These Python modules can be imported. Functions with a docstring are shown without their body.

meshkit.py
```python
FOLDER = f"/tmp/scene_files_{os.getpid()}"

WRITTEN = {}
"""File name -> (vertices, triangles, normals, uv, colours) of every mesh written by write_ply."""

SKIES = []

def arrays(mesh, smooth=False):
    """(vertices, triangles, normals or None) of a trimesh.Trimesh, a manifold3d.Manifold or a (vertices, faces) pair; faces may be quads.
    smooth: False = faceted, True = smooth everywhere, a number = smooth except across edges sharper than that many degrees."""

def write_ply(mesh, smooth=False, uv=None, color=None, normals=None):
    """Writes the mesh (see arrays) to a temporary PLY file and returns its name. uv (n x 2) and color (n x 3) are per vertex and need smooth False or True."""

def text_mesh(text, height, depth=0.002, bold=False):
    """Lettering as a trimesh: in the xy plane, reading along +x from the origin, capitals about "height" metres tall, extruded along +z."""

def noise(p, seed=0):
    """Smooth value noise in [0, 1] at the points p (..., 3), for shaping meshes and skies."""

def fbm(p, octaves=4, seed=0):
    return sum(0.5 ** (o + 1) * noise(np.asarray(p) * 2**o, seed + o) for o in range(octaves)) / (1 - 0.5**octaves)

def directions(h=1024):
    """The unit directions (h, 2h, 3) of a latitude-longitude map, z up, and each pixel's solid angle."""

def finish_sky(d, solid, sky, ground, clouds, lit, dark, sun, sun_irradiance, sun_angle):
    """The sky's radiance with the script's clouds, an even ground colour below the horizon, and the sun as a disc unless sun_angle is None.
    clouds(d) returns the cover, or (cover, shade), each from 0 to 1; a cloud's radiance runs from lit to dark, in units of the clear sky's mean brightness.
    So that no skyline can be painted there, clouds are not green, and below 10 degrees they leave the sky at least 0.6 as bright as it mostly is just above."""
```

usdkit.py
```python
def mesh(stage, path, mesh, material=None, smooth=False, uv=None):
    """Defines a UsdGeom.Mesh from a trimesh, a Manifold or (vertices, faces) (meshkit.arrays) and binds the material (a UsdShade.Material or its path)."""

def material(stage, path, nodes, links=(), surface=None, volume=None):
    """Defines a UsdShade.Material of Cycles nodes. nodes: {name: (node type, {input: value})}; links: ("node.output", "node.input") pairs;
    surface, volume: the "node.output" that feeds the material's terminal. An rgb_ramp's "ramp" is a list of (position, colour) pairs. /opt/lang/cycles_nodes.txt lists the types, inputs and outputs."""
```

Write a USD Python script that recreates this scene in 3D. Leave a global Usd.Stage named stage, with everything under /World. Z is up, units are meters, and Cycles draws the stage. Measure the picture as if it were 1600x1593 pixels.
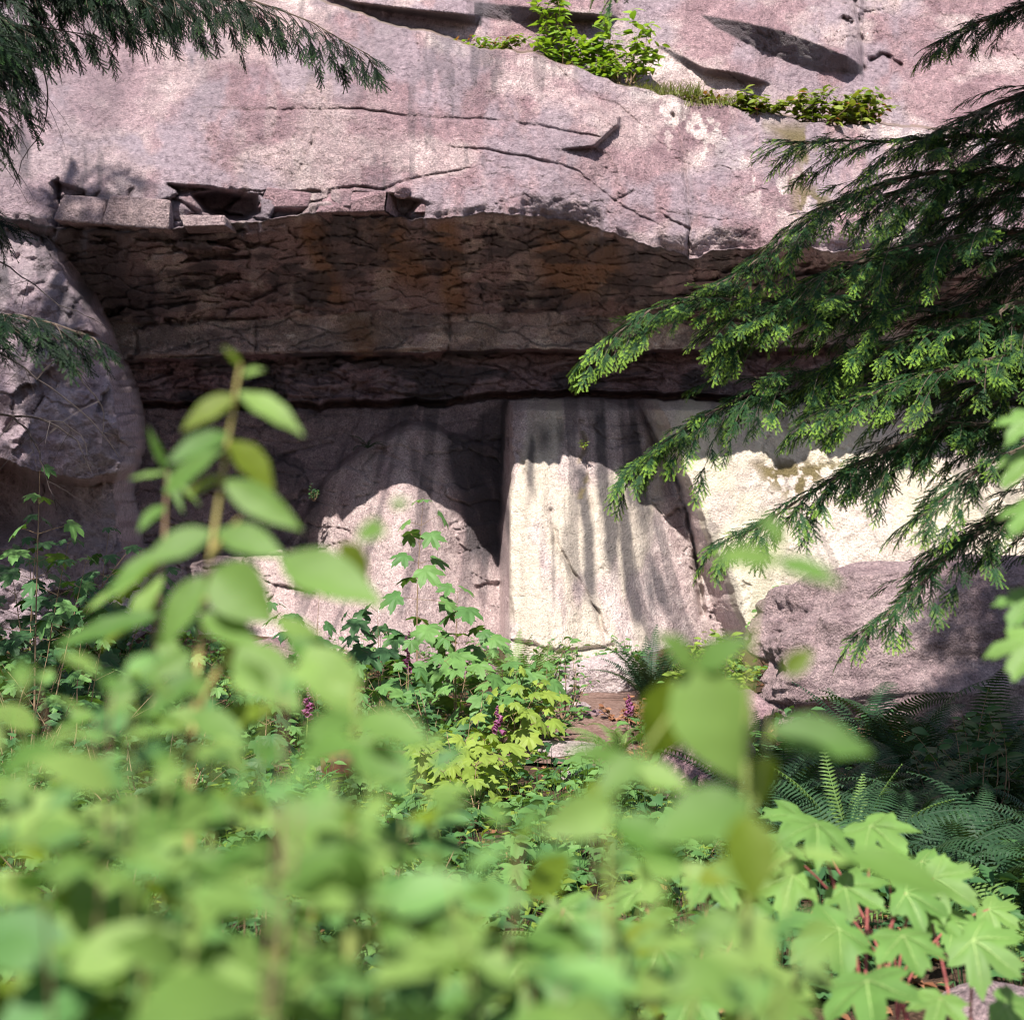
import math, random
import numpy as np, trimesh, usdkit, shapely
from scipy.spatial import cKDTree
from meshkit import noise, fbm
from pxr import Usd, UsdGeom, UsdLux, UsdShade, Gf, Sdf, Vt

stage = Usd.Stage.CreateInMemory()
UsdGeom.SetStageUpAxis(stage, 'Z')
UsdGeom.SetStageMetersPerUnit(stage, 1.0)
UsdGeom.Xform.Define(stage, '/World')
UsdGeom.Scope.Define(stage, '/World/Looks')
R = random.Random(7)
N = np.array

# ------------------------------------------------------------------ camera, sky, sun, exposure
EYE, PITCH, FOC, AP = N([0, 0, 1.6]), math.radians(3.4), 80.0, 56.0
cam = UsdGeom.Camera.Define(stage, '/World/camera')
cam.CreateFocalLengthAttr(FOC); cam.CreateHorizontalApertureAttr(AP)
cam.CreateFStopAttr(6.3); cam.CreateFocusDistanceAttr(9.0)
cam.CreateExposureAttr(1.42)
cam.AddTranslateOp().Set(Gf.Vec3d(*EYE.tolist())); cam.AddRotateXOp().Set(90 + math.degrees(PITCH))

ELEV, AZ = math.radians(51), math.radians(14)          # the sun stands behind the camera, a little to the left
TOSUN = N([-math.sin(AZ) * math.cos(ELEV), -math.cos(AZ) * math.cos(ELEV), math.sin(ELEV)])
sky = UsdLux.DomeLight.Define(stage, '/World/sky')
skym = usdkit.material(stage, '/World/Looks/sky', {
    's': ('sky_texture', {'sky_type': 'single_scattering', 'sun_disc': False, 'sun_elevation': ELEV, 'sun_rotation': math.atan2(TOSUN[0], TOSUN[1])}),
    'b': ('background_shader', {'strength': 0.074})}, [('s.color', 'b.color')], surface='b.background')
UsdShade.MaterialBindingAPI.Apply(sky.GetPrim()).Bind(skym)
sky.GetPrim().SetCustomDataByKey('kind', 'structure')
sun = UsdLux.DistantLight.Define(stage, '/World/sun')
sun.CreateIntensityAttr(1.25); sun.CreateAngleAttr(0.5); sun.CreateColorAttr(Gf.Vec3f(1, .95, .86)); sun.CreateNormalizeAttr(True)
sun.AddRotateZOp().Set(math.degrees(math.atan2(TOSUN[1], TOSUN[0]))); sun.AddRotateYOp().Set(math.degrees(math.acos(TOSUN[2])))

# ------------------------------------------------------------------ helpers
F = 1600 * FOC / AP
FW, UP = N([0, math.cos(PITCH), math.sin(PITCH)]), N([0, -math.sin(PITCH), math.cos(PITCH)])
def ray(px, py):
    px, py = np.asarray(px, float), np.asarray(py, float)
    d = FW + ((px - 800) / F)[..., None] * N([1.0, 0, 0]) + (-(py - 796.5) / F)[..., None] * UP
    return d / d[..., 1:2]
def at(px, py, Y):
    """the point Y metres in front that is seen at px, py of the photograph"""
    return EYE + ray(px, py) * np.asarray(Y, float)[..., None]
def cv(*p):
    p = np.array(p, float)
    return lambda x: np.interp(x, p[:, 0], p[:, 1])
def unit(v):
    v = np.asarray(v, float); return v / (np.linalg.norm(v) + 1e-12)
def sstep(a, b, x):
    t = np.clip((x - a) / (b - a), 0, 1); return t * t * (3 - 2 * t)

used = {}
def numbered(parent, name):
    k = (str(parent), name); n = used.get(k, 0); used[k] = n + 1
    return f'{parent}/{name}' if n == 0 else f'{parent}/{name}_{n:03d}'
def tag(p, label=None, cat=None, group=None, kind=None):
    p = p.GetPrim() if hasattr(p, 'GetPrim') else p
    for k, v in (('label', label), ('category', cat), ('group', group), ('kind', kind)):
        if v: p.SetCustomDataByKey(k, v)
    return p
def obj(name, mesh, mat, parent='/World', smooth=False):
    parent = str(parent.GetPath()) if hasattr(parent, 'GetPath') else parent
    return usdkit.mesh(stage, numbered(parent, name), mesh, mat, smooth)
def thing(name, label, cat, loc=(0, 0, 0), rz=0, group=None, scale=None):
    x = UsdGeom.Xform.Define(stage, numbered('/World', name))
    x.AddTranslateOp().Set(Gf.Vec3d(*map(float, loc)))
    x.AddRotateZOp().Set(float(rz))
    if scale: x.AddScaleOp().Set(Gf.Vec3f(scale, scale, scale))
    tag(x, label, cat, group)
    return x
def dup(root, loc, rz, label, group, scale=1.0):
    name = root.GetPrim().GetName()
    x = UsdGeom.Xform.Define(stage, numbered('/World', name))
    x.GetPrim().GetReferences().AddInternalReference(root.GetPath())
    x.GetPrim().SetInstanceable(True)
    x.ClearXformOpOrder()
    x.AddTranslateOp().Set(Gf.Vec3d(*map(float, loc))); x.AddRotateZOp().Set(float(rz))
    x.AddScaleOp(opSuffix='own').Set(Gf.Vec3f(scale, scale, scale))
    tag(x, label, root.GetPrim().GetCustomDataByKey('category'), group)
    return x
def cprim(g, name, vals):
    UsdGeom.PrimvarsAPI(g).CreatePrimvar(name, Sdf.ValueTypeNames.Color3fArray, 'vertex').Set(Vt.Vec3fArray.FromNumpy(np.asarray(vals, np.float32)))

def tube(P, r, sides=6):
    P = np.asarray(P, float); r = np.broadcast_to(np.asarray(r, float), (len(P),))
    t = np.gradient(P, axis=0); t /= np.linalg.norm(t, axis=1, keepdims=True) + 1e-12
    a = np.cross(t, N([.31, .17, .93])); bad = np.linalg.norm(a, axis=1) < .15
    a[bad] = np.cross(t[bad], N([1.0, 0, 0])); a /= np.linalg.norm(a, axis=1, keepdims=True)
    b = np.cross(t, a); ang = np.arange(sides) * 2 * np.pi / sides
    v = (P[:, None] + r[:, None, None] * (np.cos(ang)[None, :, None] * a[:, None] + np.sin(ang)[None, :, None] * b[:, None])).reshape(-1, 3)
    i, j = np.meshgrid(np.arange(len(P) - 1), np.arange(sides), indexing='ij')
    q = np.stack([i * sides + j, i * sides + (j + 1) % sides, (i + 1) * sides + (j + 1) % sides, (i + 1) * sides + j], -1).reshape(-1, 4)
    f = np.vstack([q[:, [0, 1, 2]], q[:, [0, 2, 3]]])
    n = len(v); v = np.vstack([v, P[-1] + t[-1] * r[-1]])
    k = (len(P) - 1) * sides
    f = np.vstack([f, [[k + j, k + (j + 1) % sides, n] for j in range(sides)]])
    return v, f
def join(parts):
    vs, fs, n = [], [], 0
    for v, f in parts:
        vs.append(v); fs.append(np.asarray(f) + n); n += len(v)
    return np.vstack(vs), np.vstack(fs)
def spline(P, n=20):
    P = np.asarray(P, float)
    s = np.r_[0, np.cumsum(np.linalg.norm(np.diff(P, axis=0), axis=1))]
    u = np.linspace(0, s[-1], n)
    if len(P) < 3: return np.stack([np.interp(u, s, P[:, k]) for k in range(P.shape[1])], 1)
    from scipy.interpolate import PchipInterpolator
    return PchipInterpolator(s, P)(u)
def frame(d, n):
    d = unit(d); y = unit(np.cross(n, d)); z = np.cross(d, y)
    return np.stack([d, y, z])                  # rows: local x, y, z
def place(v, base, d, n, s=1.0):
    return base + (np.asarray(v) * s) @ frame(d, n)

# ------------------------------------------------------------------ materials
LK = '/World/Looks/'
def leaf_mat(name, a, b, trans=.35, rough=.58, spec=.28, tcol=None):
    tc = tcol or [min(1, a[0] * 1.3 + .02), min(1, a[1] * 1.35 + .02), a[2] * .6]
    return usdkit.material(stage, LK + name, {
        'oi': ('object_info', {}), 'tc': ('texture_coordinate', {}), 'no': ('noise_texture', {'scale': 14.0, 'detail': 3.0}),
        'rp': ('rgb_ramp', {'ramp': [(0, a), (.55, [(x + y) / 2 for x, y in zip(a, b)]), (1, b)]}),
        'rt': ('rgb_ramp', {'ramp': [(0, tc), (1, [x * y / max(z, 1e-3) for x, y, z in zip(tc, b, a)])]}),
        'hv': ('rgb_ramp', {'ramp': [(.3, (.78,) * 3), (.7, (1.12,) * 3)]}),
        'mx': ('mix', {'mix_type': 'multiply', 'fac': 1.0}),
        'p': ('principled_bsdf', {'roughness': rough, 'specular_ior_level': spec}),
        't': ('translucent_bsdf', {}), 'm': ('mix_closure', {'fac': trans})},
        [('oi.random', 'rp.fac'), ('oi.random', 'rt.fac'), ('tc.object', 'no.vector'), ('no.fac', 'hv.fac'), ('rp.color', 'mx.color1'), ('hv.color', 'mx.color2'),
         ('mx.color', 'p.base_color'), ('rt.color', 't.color'), ('p.BSDF', 'm.closure1'), ('t.BSDF', 'm.closure2')], surface='m.closure')
def wood_mat(name, a, b, scale=30.0):
    return usdkit.material(stage, LK + name, {
        'tc': ('texture_coordinate', {}), 'no': ('noise_texture', {'scale': scale, 'detail': 4.0}),
        'rp': ('rgb_ramp', {'ramp': [(.3, a), (.7, b)]}), 'bu': ('bump', {'strength': .5, 'distance': .004}),
        'p': ('principled_bsdf', {'roughness': .75, 'specular_ior_level': .25})},
        [('tc.object', 'no.vector'), ('no.fac', 'rp.fac'), ('no.fac', 'bu.height'), ('rp.color', 'p.base_color'), ('bu.normal', 'p.normal')], surface='p.BSDF')
def rock_mat(name, masks=False, base=((.150, .088, .104), (.240, .152, .166), (.325, .228, .238)), rough=.62, fine=1.0):
    nd = {
        'g': ('geometry', {}),
        'mp': ('mapping', {'scale': (1.0, 1.0, .22)}),
        'n1': ('noise_texture', {'scale': .9, 'detail': 6.0, 'roughness': .62}),
        'n2': ('noise_texture', {'scale': 5.0, 'detail': 8.0, 'roughness': .7}),
        'n3': ('noise_texture', {'scale': 55.0 * fine, 'detail': 3.0, 'roughness': .7}),
        'st': ('noise_texture', {'scale': 4.0, 'detail': 5.0, 'roughness': .65}),
        'vo': ('voronoi_texture', {'scale': 42.0 * fine}), 'vd': ('voronoi_texture', {'scale': 7.5, 'detail': 1.0}), 'vr': ('rgb_ramp', {'ramp': [(.09, (.30, .25, .29)), (.15, (1, 1, 1))]}), 'm3': ('mix', {'mix_type': 'multiply', 'fac': .85}), 'n4': ('noise_texture', {'scale': 17.0, 'detail': 5.0, 'roughness': .75}), 'r4': ('rgb_ramp', {'ramp': [(.36, (.50, .45, .49)), (.48, (.97, .96, .97)), (.55, (1.03, 1.02, 1.02)), (.66, (1.5, 1.46, 1.44))]}), 'm4': ('mix', {'mix_type': 'multiply', 'fac': .75}), 'h4': ('math', {'math_type': 'multiply_add', 'value2': .5}),
        'a1': ('math', {'math_type': 'multiply_add', 'value2': .55, 'value3': 0.0}),
        'a2': ('math', {'math_type': 'multiply_add', 'value2': .45}),
        'rp': ('rgb_ramp', {'ramp': [(.30, base[0]), (.5, base[1]), (.70, base[2])]}),
        'sr': ('rgb_ramp', {'ramp': [(.36, (.62, .56, .60)), (.56, (1, 1, 1))]}),
        'm1': ('mix', {'mix_type': 'multiply', 'fac': .75}),
        'gr': ('rgb_ramp', {'ramp': [(.34, (.42, .38, .41)), (.48, (.98, .97, .98)), (.56, (1.06, 1.06, 1.06)), (.68, (1.75, 1.72, 1.7))]}),
        'm2': ('mix', {'mix_type': 'multiply', 'fac': .8}),
        'hs': ('math', {'math_type': 'multiply_add', 'value2': .45}),
        'hb': ('math', {'math_type': 'multiply_add', 'value2': .10}),
        'bu': ('bump', {'strength': .9, 'distance': .085}),
        'p': ('principled_bsdf', {'roughness': rough, 'specular_ior_level': .45})}
    ln = [('g.position', 'mp.vector'), ('g.position', 'n1.vector'), ('g.position', 'n2.vector'), ('g.position', 'n3.vector'), ('mp.vector', 'st.vector'), ('g.position', 'vo.vector'),
          ('n1.fac', 'a1.value1'), ('n2.fac', 'a2.value1'), ('a1.value', 'a2.value3'), ('a2.value', 'rp.fac'), ('st.fac', 'sr.fac'),
          ('rp.color', 'm1.color1'), ('sr.color', 'm1.color2'), ('n3.fac', 'gr.fac'), ('m1.color', 'm2.color1'), ('gr.color', 'm2.color2'), ('g.position', 'vd.vector'), ('vd.distance', 'vr.fac'), ('m2.color', 'm3.color1'), ('vr.color', 'm3.color2'), ('g.position', 'n4.vector'), ('n4.fac', 'r4.fac'), ('m3.color', 'm4.color1'), ('r4.color', 'm4.color2'), ('n4.fac', 'h4.value1'), ('n2.fac', 'h4.value3'),
          ('n3.fac', 'hs.value1'), ('h4.value', 'hs.value3'), ('vo.distance', 'hb.value1'), ('hs.value', 'hb.value3'), ('hb.value', 'bu.height'), ('bu.normal', 'p.normal')]
    last = 'm4.color'
    if masks:
        # stains and tones of the rock: rust, dark lichen plus painted soffit shade, pale stone; moss and bedding of the roof
        nd |= {'at': ('attribute', {'attribute': 'stain'}), 'sp': ('separate_color', {}), 'au': ('attribute', {'attribute': 'growth'}), 'sq': ('separate_color', {}),
               'cp': ('mix', {'mix_type': 'mix'}), 'pc': ('rgb_ramp', {'ramp': [(.3, (.37, .295, .285)), (.5, (.54, .455, .43)), (.7, (.66, .59, .55))]}), 'pm': ('mix', {'mix_type': 'multiply', 'fac': .9}), 'p4': ('mix', {'mix_type': 'multiply', 'fac': .5}),
               'cy': ('mix', {'mix_type': 'mix', 'color2': (.60, .56, .40)}),
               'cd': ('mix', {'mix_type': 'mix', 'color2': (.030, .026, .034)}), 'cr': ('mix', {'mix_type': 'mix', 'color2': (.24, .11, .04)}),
               'cm': ('mix', {'mix_type': 'mix', 'color2': (.105, .078, .022)}), 'cg': ('mix', {'mix_type': 'mix'}), 'gc': ('mix', {'mix_type': 'multiply', 'fac': 1.0, 'color1': (.225, .178, .208)})}
        ln += [('at.color', 'sp.color'), ('au.color', 'sq.color'), ('n2.fac', 'pc.fac'), ('pc.color', 'pm.color1'), ('gr.color', 'pm.color2'), (last, 'cp.color1'), ('pm.color', 'p4.color1'), ('r4.color', 'p4.color2'), ('p4.color', 'cp.color2'), ('sp.b', 'cp.fac'),
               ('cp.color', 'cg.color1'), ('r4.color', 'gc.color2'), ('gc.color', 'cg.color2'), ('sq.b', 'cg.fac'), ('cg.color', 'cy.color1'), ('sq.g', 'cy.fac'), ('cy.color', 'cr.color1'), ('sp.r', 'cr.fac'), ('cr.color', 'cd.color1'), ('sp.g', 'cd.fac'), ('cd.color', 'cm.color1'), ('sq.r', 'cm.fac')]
        last = 'cm.color'
    return usdkit.material(stage, LK + name, nd, ln + [(last, 'p.base_color')], surface='p.BSDF')

M = {
    'cliff': rock_mat('cliff_granite', True), 'rock': rock_mat('granite'), 'pale_rock': rock_mat('pale_granite', base=((.27, .21, .215), (.42, .35, .345), (.54, .47, .46))),
    'grey_rock': rock_mat('grey_granite', base=((.135, .096, .102), (.245, .180, .184), (.36, .285, .28))), 'dark_rock': rock_mat('mossy_granite', base=((.10, .075, .075), (.20, .145, .15), (.31, .25, .245))),
    'bark': wood_mat('bark', (.035, .024, .018), (.11, .08, .062)), 'dead': wood_mat('dead_twig', (.018, .013, .013), (.045, .034, .032)),
    'stem_green': wood_mat('green_stem', (.13, .17, .04), (.22, .25, .08)), 'stem_tan': wood_mat('tan_stem', (.20, .17, .06), (.30, .25, .09)),
    'stem_red': wood_mat('red_stem', (.14, .035, .035), (.24, .07, .06)), 'stem_brown': wood_mat('brown_stem', (.12, .075, .045), (.22, .15, .09)),
    'log': wood_mat('rotten_wood', (.035, .016, .010), (.105, .042, .022), 18.0),
}
M['leaf_near'] = leaf_mat('leaf_near', (.055, .125, .020), (.175, .270, .070), .42)
M['leaf_olive'] = leaf_mat('leaf_olive', (.085, .135, .010), (.13, .175, .016), .5)
M['leaf_lime'] = leaf_mat('leaf_lime', (.150, .240, .020), (.22, .32, .045), .42)
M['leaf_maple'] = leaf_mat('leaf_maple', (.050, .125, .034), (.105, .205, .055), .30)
M['leaf_maple_near'] = leaf_mat('leaf_maple_near', (.070, .150, .032), (.115, .205, .048), .30)
M['leaf_yellow'] = leaf_mat('leaf_yellow', (.120, .185, .025), (.200, .265, .045), .35)
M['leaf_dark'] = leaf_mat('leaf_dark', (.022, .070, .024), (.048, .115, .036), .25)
M['leaf_salal'] = leaf_mat('leaf_salal', (.070, .120, .016), (.165, .200, .030), .3)
M['leaf_red'] = leaf_mat('leaf_red', (.20, .055, .03), (.26, .12, .05), .3)
M['leaf_bush'] = leaf_mat('leaf_bush', (.095, .180, .018), (.165, .255, .035), .4)
M['fern'] = leaf_mat('fern', (.009, .030, .014), (.020, .056, .021), .2)  # fern colour darkened to carry the shade under the hemlock
M['fern_lit'] = leaf_mat('fern_lit', (.080, .150, .035), (.130, .210, .055), .3)  # paler copy of the fern colour, with sunlight put into it
M['grass'] = leaf_mat('grass_blade', (.10, .13, .025), (.20, .20, .06), .3)
M['flower'] = leaf_mat('foxglove_flower', (.22, .06, .16), (.32, .12, .25), .4)
M['vein'] = leaf_mat('leaf_vein', (.19, .28, .09), (.23, .32, .11), .2)
M['moss'] = leaf_mat('moss', (.060, .075, .012), (.12, .12, .02), .1, .9, .1)
M['litter'] = leaf_mat('dead_leaf', (.13, .055, .03), (.24, .12, .07), .1, .8, .1)
M['soil'] = usdkit.material(stage, LK + 'soil', {
    'g': ('geometry', {}), 'n1': ('noise_texture', {'scale': 3.0, 'detail': 6.0}), 'n2': ('noise_texture', {'scale': 45.0, 'detail': 5.0, 'roughness': .7}),
    'rp': ('rgb_ramp', {'ramp': [(.3, (.028, .017, .012)), (.5, (.075, .045, .030)), (.7, (.14, .085, .06))]}), 'bu': ('bump', {'strength': 1.0, 'distance': .05}),
    'p': ('principled_bsdf', {'roughness': .95, 'specular_ior_level': .1})},
    [('g.position', 'n1.vector'), ('g.position', 'n2.vector'), ('n2.fac', 'rp.fac'), ('n2.fac', 'bu.height'), ('rp.color', 'p.base_color'), ('bu.normal', 'p.normal')], surface='p.BSDF')
M['path'] = usdkit.material(stage, LK + 'path_earth', {
    'g': ('geometry', {}), 'n2': ('noise_texture', {'scale': 30.0, 'detail': 6.0, 'roughness': .7}),
    'rp': ('rgb_ramp', {'ramp': [(.3, (.070, .040, .033)), (.5, (.17, .105, .088)), (.7, (.29, .20, .175))]}), 'bu': ('bump', {'strength': 1.0, 'distance': .04}),
    'p': ('principled_bsdf', {'roughness': .95, 'specular_ior_level': .1})},
    [('g.position', 'n2.vector'), ('n2.fac', 'rp.fac'), ('n2.fac', 'bu.height'), ('rp.color', 'p.base_color'), ('bu.normal', 'p.normal')], surface='p.BSDF')
def needle_mat(name, old, new):
    return usdkit.material(stage, LK + name, {
        'at': ('attribute', {'attribute': 'tip'}), 'sp': ('separate_color', {}), 'oi': ('object_info', {}),
        'c': ('mix', {'mix_type': 'mix', 'color1': old, 'color2': new}),
        'hv': ('rgb_ramp', {'ramp': [(0, (.7,) * 3), (1, (1.25,) * 3)]}), 'mx': ('mix', {'mix_type': 'multiply', 'fac': 1.0}),
        'p': ('principled_bsdf', {'roughness': .6, 'specular_ior_level': .15}), 't': ('translucent_bsdf', {}), 'm': ('mix_closure', {'fac': .28})},
        [('at.color', 'sp.color'), ('sp.r', 'c.fac'), ('oi.random', 'hv.fac'), ('c.color', 'mx.color1'), ('hv.color', 'mx.color2'), ('mx.color', 'p.base_color'), ('mx.color', 't.color'), ('p.BSDF', 'm.closure1'), ('t.BSDF', 'm.closure2')], surface='m.closure')
M['needle'] = needle_mat('hemlock_needle', (.013, .042, .015), (.165, .275, .034))
M['needle_dark'] = needle_mat('fir_needle', (.003, .012, .005), (.028, .066, .016))

# ------------------------------------------------------------------ ground
GP = cv((-300, -4), (-60, -3), (-5, -.25), (0, 0), (3, .15), (6, .30), (9, .36), (12, .52), (14.5, .78), (17, 1.05), (25, 1.5), (400, 2))
def gz(x, y):
    x, y = np.asarray(x, float), np.asarray(y, float)
    p = np.stack([x, y, 0 * x], -1)
    h = GP(y) + .22 * (fbm(p * .55, 3, 5) - .5) + .05 * (fbm(p * 3, 3, 9) - .5)
    return h - .18 * sstep(1.2, 2.6, x) * sstep(4, 6, y) * (1 - sstep(11, 13, y)) + .12 * sstep(-1.0, -3.5, x) * sstep(5, 8, y)
def ground_at(px, py):
    r = ray(px, py); lo, hi = .5, 40.
    for Y in np.arange(.6, 20, .05):
        p = EYE + r * Y
        if p[2] < gz(p[0], p[1]): return p
    return EYE + r * 16
def on(x, y, dz=0.0): return N([x, y, float(gz(x, y)) + dz])
def under(px, Y):
    """the ground point Y metres in front, in the column px of the photograph"""
    x = (px - 800) / F * Y
    return on(x, Y)
def grid_mesh(P):
    n, m = P.shape[:2]
    i, j = np.meshgrid(np.arange(n - 1), np.arange(m - 1), indexing='ij')
    a = (i * m + j).ravel()
    return P.reshape(-1, 3), np.vstack([np.stack([a, a + 1, a + m + 1], 1), np.stack([a, a + m + 1, a + m], 1)])
gx = np.r_[-300, -120, -50, -25, np.linspace(-9, 9, 130), 25, 50, 120, 300]
gy = np.r_[-300, -100, -40, -12, np.linspace(-3, 19, 170), 24, 40, 100, 300]
X, Yg = np.meshgrid(gx, gy)
o = obj('ground', grid_mesh(np.stack([X, Yg, gz(X, Yg)], -1)), M['soil'], smooth=True); tag(o, kind='structure')
# the trodden path up to the foot of the wall
pc = spline([ground_at(860, 1200)[:2], ground_at(905, 1150)[:2], ground_at(925, 1115)[:2], ground_at(985, 1085)[:2]], 26)
pt = np.gradient(pc, axis=0); pt /= np.linalg.norm(pt, axis=1, keepdims=True); pn = np.stack([pt[:, 1], -pt[:, 0]], 1)
ww = np.linspace(-1, 1, 11); wd = .42 + .14 * np.sin(np.arange(26) * .9)
PX = pc[:, None, 0] + pn[:, None, 0] * ww[None] * wd[:, None]; PY = pc[:, None, 1] + pn[:, None, 1] * ww[None] * wd[:, None]
o = obj('dirt_path', grid_mesh(np.stack([PX, PY, gz(PX, PY) + .03 - .035 * np.abs(ww)[None] ** 3], -1)[:, ::-1]), M['path'], smooth=True); tag(o, kind='structure')

# ------------------------------------------------------------------ cliff
E = cv((-900, -330), (0, -190), (300, -85), (450, -20), (500, 2), (650, 50), (750, 72), (850, 92), (960, 128), (1050, 148), (1130, 168), (1250, 190), (1380, 196), (1600, 218), (2500, 330))
L = cv((-900, 330), (0, 338), (85, 357), (130, 362), (270, 362), (300, 352), (400, 346), (460, 336), (500, 331), (560, 337), (640, 342), (700, 338), (760, 334), (830, 338), (900, 349), (980, 372), (1072, 402), (1075, 404), (1120, 395), (1190, 388), (1400, 395), (2500, 400))
B1 = cv((-900, 505), (150, 505), (300, 503), (400, 500), (560, 487), (700, 495), (850, 490), (1000, 498), (1300, 505), (2500, 505))
B2 = cv((-900, 560), (150, 560), (300, 562), (420, 553), (560, 552), (700, 548), (830, 545), (950, 550), (1300, 540), (2500, 540))
J = cv((-900, 640), (150, 638), (220, 626), (400, 628), (560, 625), (700, 620), (800, 612), (900, 605), (1000, 610), (1300, 620), (2500, 620))
YL = cv((-900, 15.4), (0, 15.2), (300, 15.0), (700, 14.9), (1000, 15.0), (1400, 15.2), (2500, 15.6))
K = .0066                                                   # metres for a pixel at the wall
def cellular(u, v, seed, jitter=.9):
    """value of the nearest cell, and how near its border is"""
    r = np.random.default_rng(seed)
    u0, v0, u1, v1 = int(u.min()) - 2, int(v.min()) - 2, int(u.max()) + 3, int(v.max()) + 3
    gu, gv = np.meshgrid(np.arange(u0, u1), np.arange(v0, v1), indexing='ij')
    pts = np.stack([gu, gv], -1).reshape(-1, 2) + r.uniform(-.5, .5, (gu.size, 2)) * jitter
    val = r.uniform(0, 1, len(pts))
    d, k = cKDTree(pts).query(np.stack([u, v], -1).reshape(-1, 2), k=2)
    return val[k[:, 0]].reshape(u.shape), (d[:, 1] - d[:, 0]).reshape(u.shape)
def line_dist(px, py, pts, step=1.5):
    pts = np.array(pts, float); s = np.r_[0, np.cumsum(np.hypot(*np.diff(pts, axis=0).T))]
    u = np.arange(0, s[-1], step); q = np.stack([np.interp(u, s, pts[:, 0]), np.interp(u, s, pts[:, 1])], 1)
    q += 3.0 * (np.stack([noise(np.stack([u * .09, 0 * u, 0 * u + 3], 1), 3), noise(np.stack([u * .09, 0 * u + 7, 0 * u], 1), 4)], 1) - .5)
    m = (px > pts[:, 0].min() - 30) & (px < pts[:, 0].max() + 30) & (py > pts[:, 1].min() - 30) & (py < pts[:, 1].max() + 30)
    d = np.full(px.shape, 99.); d[m], k = cKDTree(q).query(np.stack([px[m], py[m]], 1))
    t = np.zeros(px.shape); t[m] = k / max(len(q) - 1, 1)
    return d, t
def poly_in(px, py, pts, soft):
    g = shapely.Polygon(pts); x0, y0, x1, y1 = g.buffer(soft).bounds
    m = (px > x0) & (px < x1) & (py > y0) & (py < y1)
    out = np.zeros(px.shape); P = shapely.points(px[m], py[m])
    d = np.where(shapely.contains(g, P), shapely.distance(g.exterior, P), -shapely.distance(g, P))
    out[m] = sstep(-soft, soft, d); return out

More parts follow.
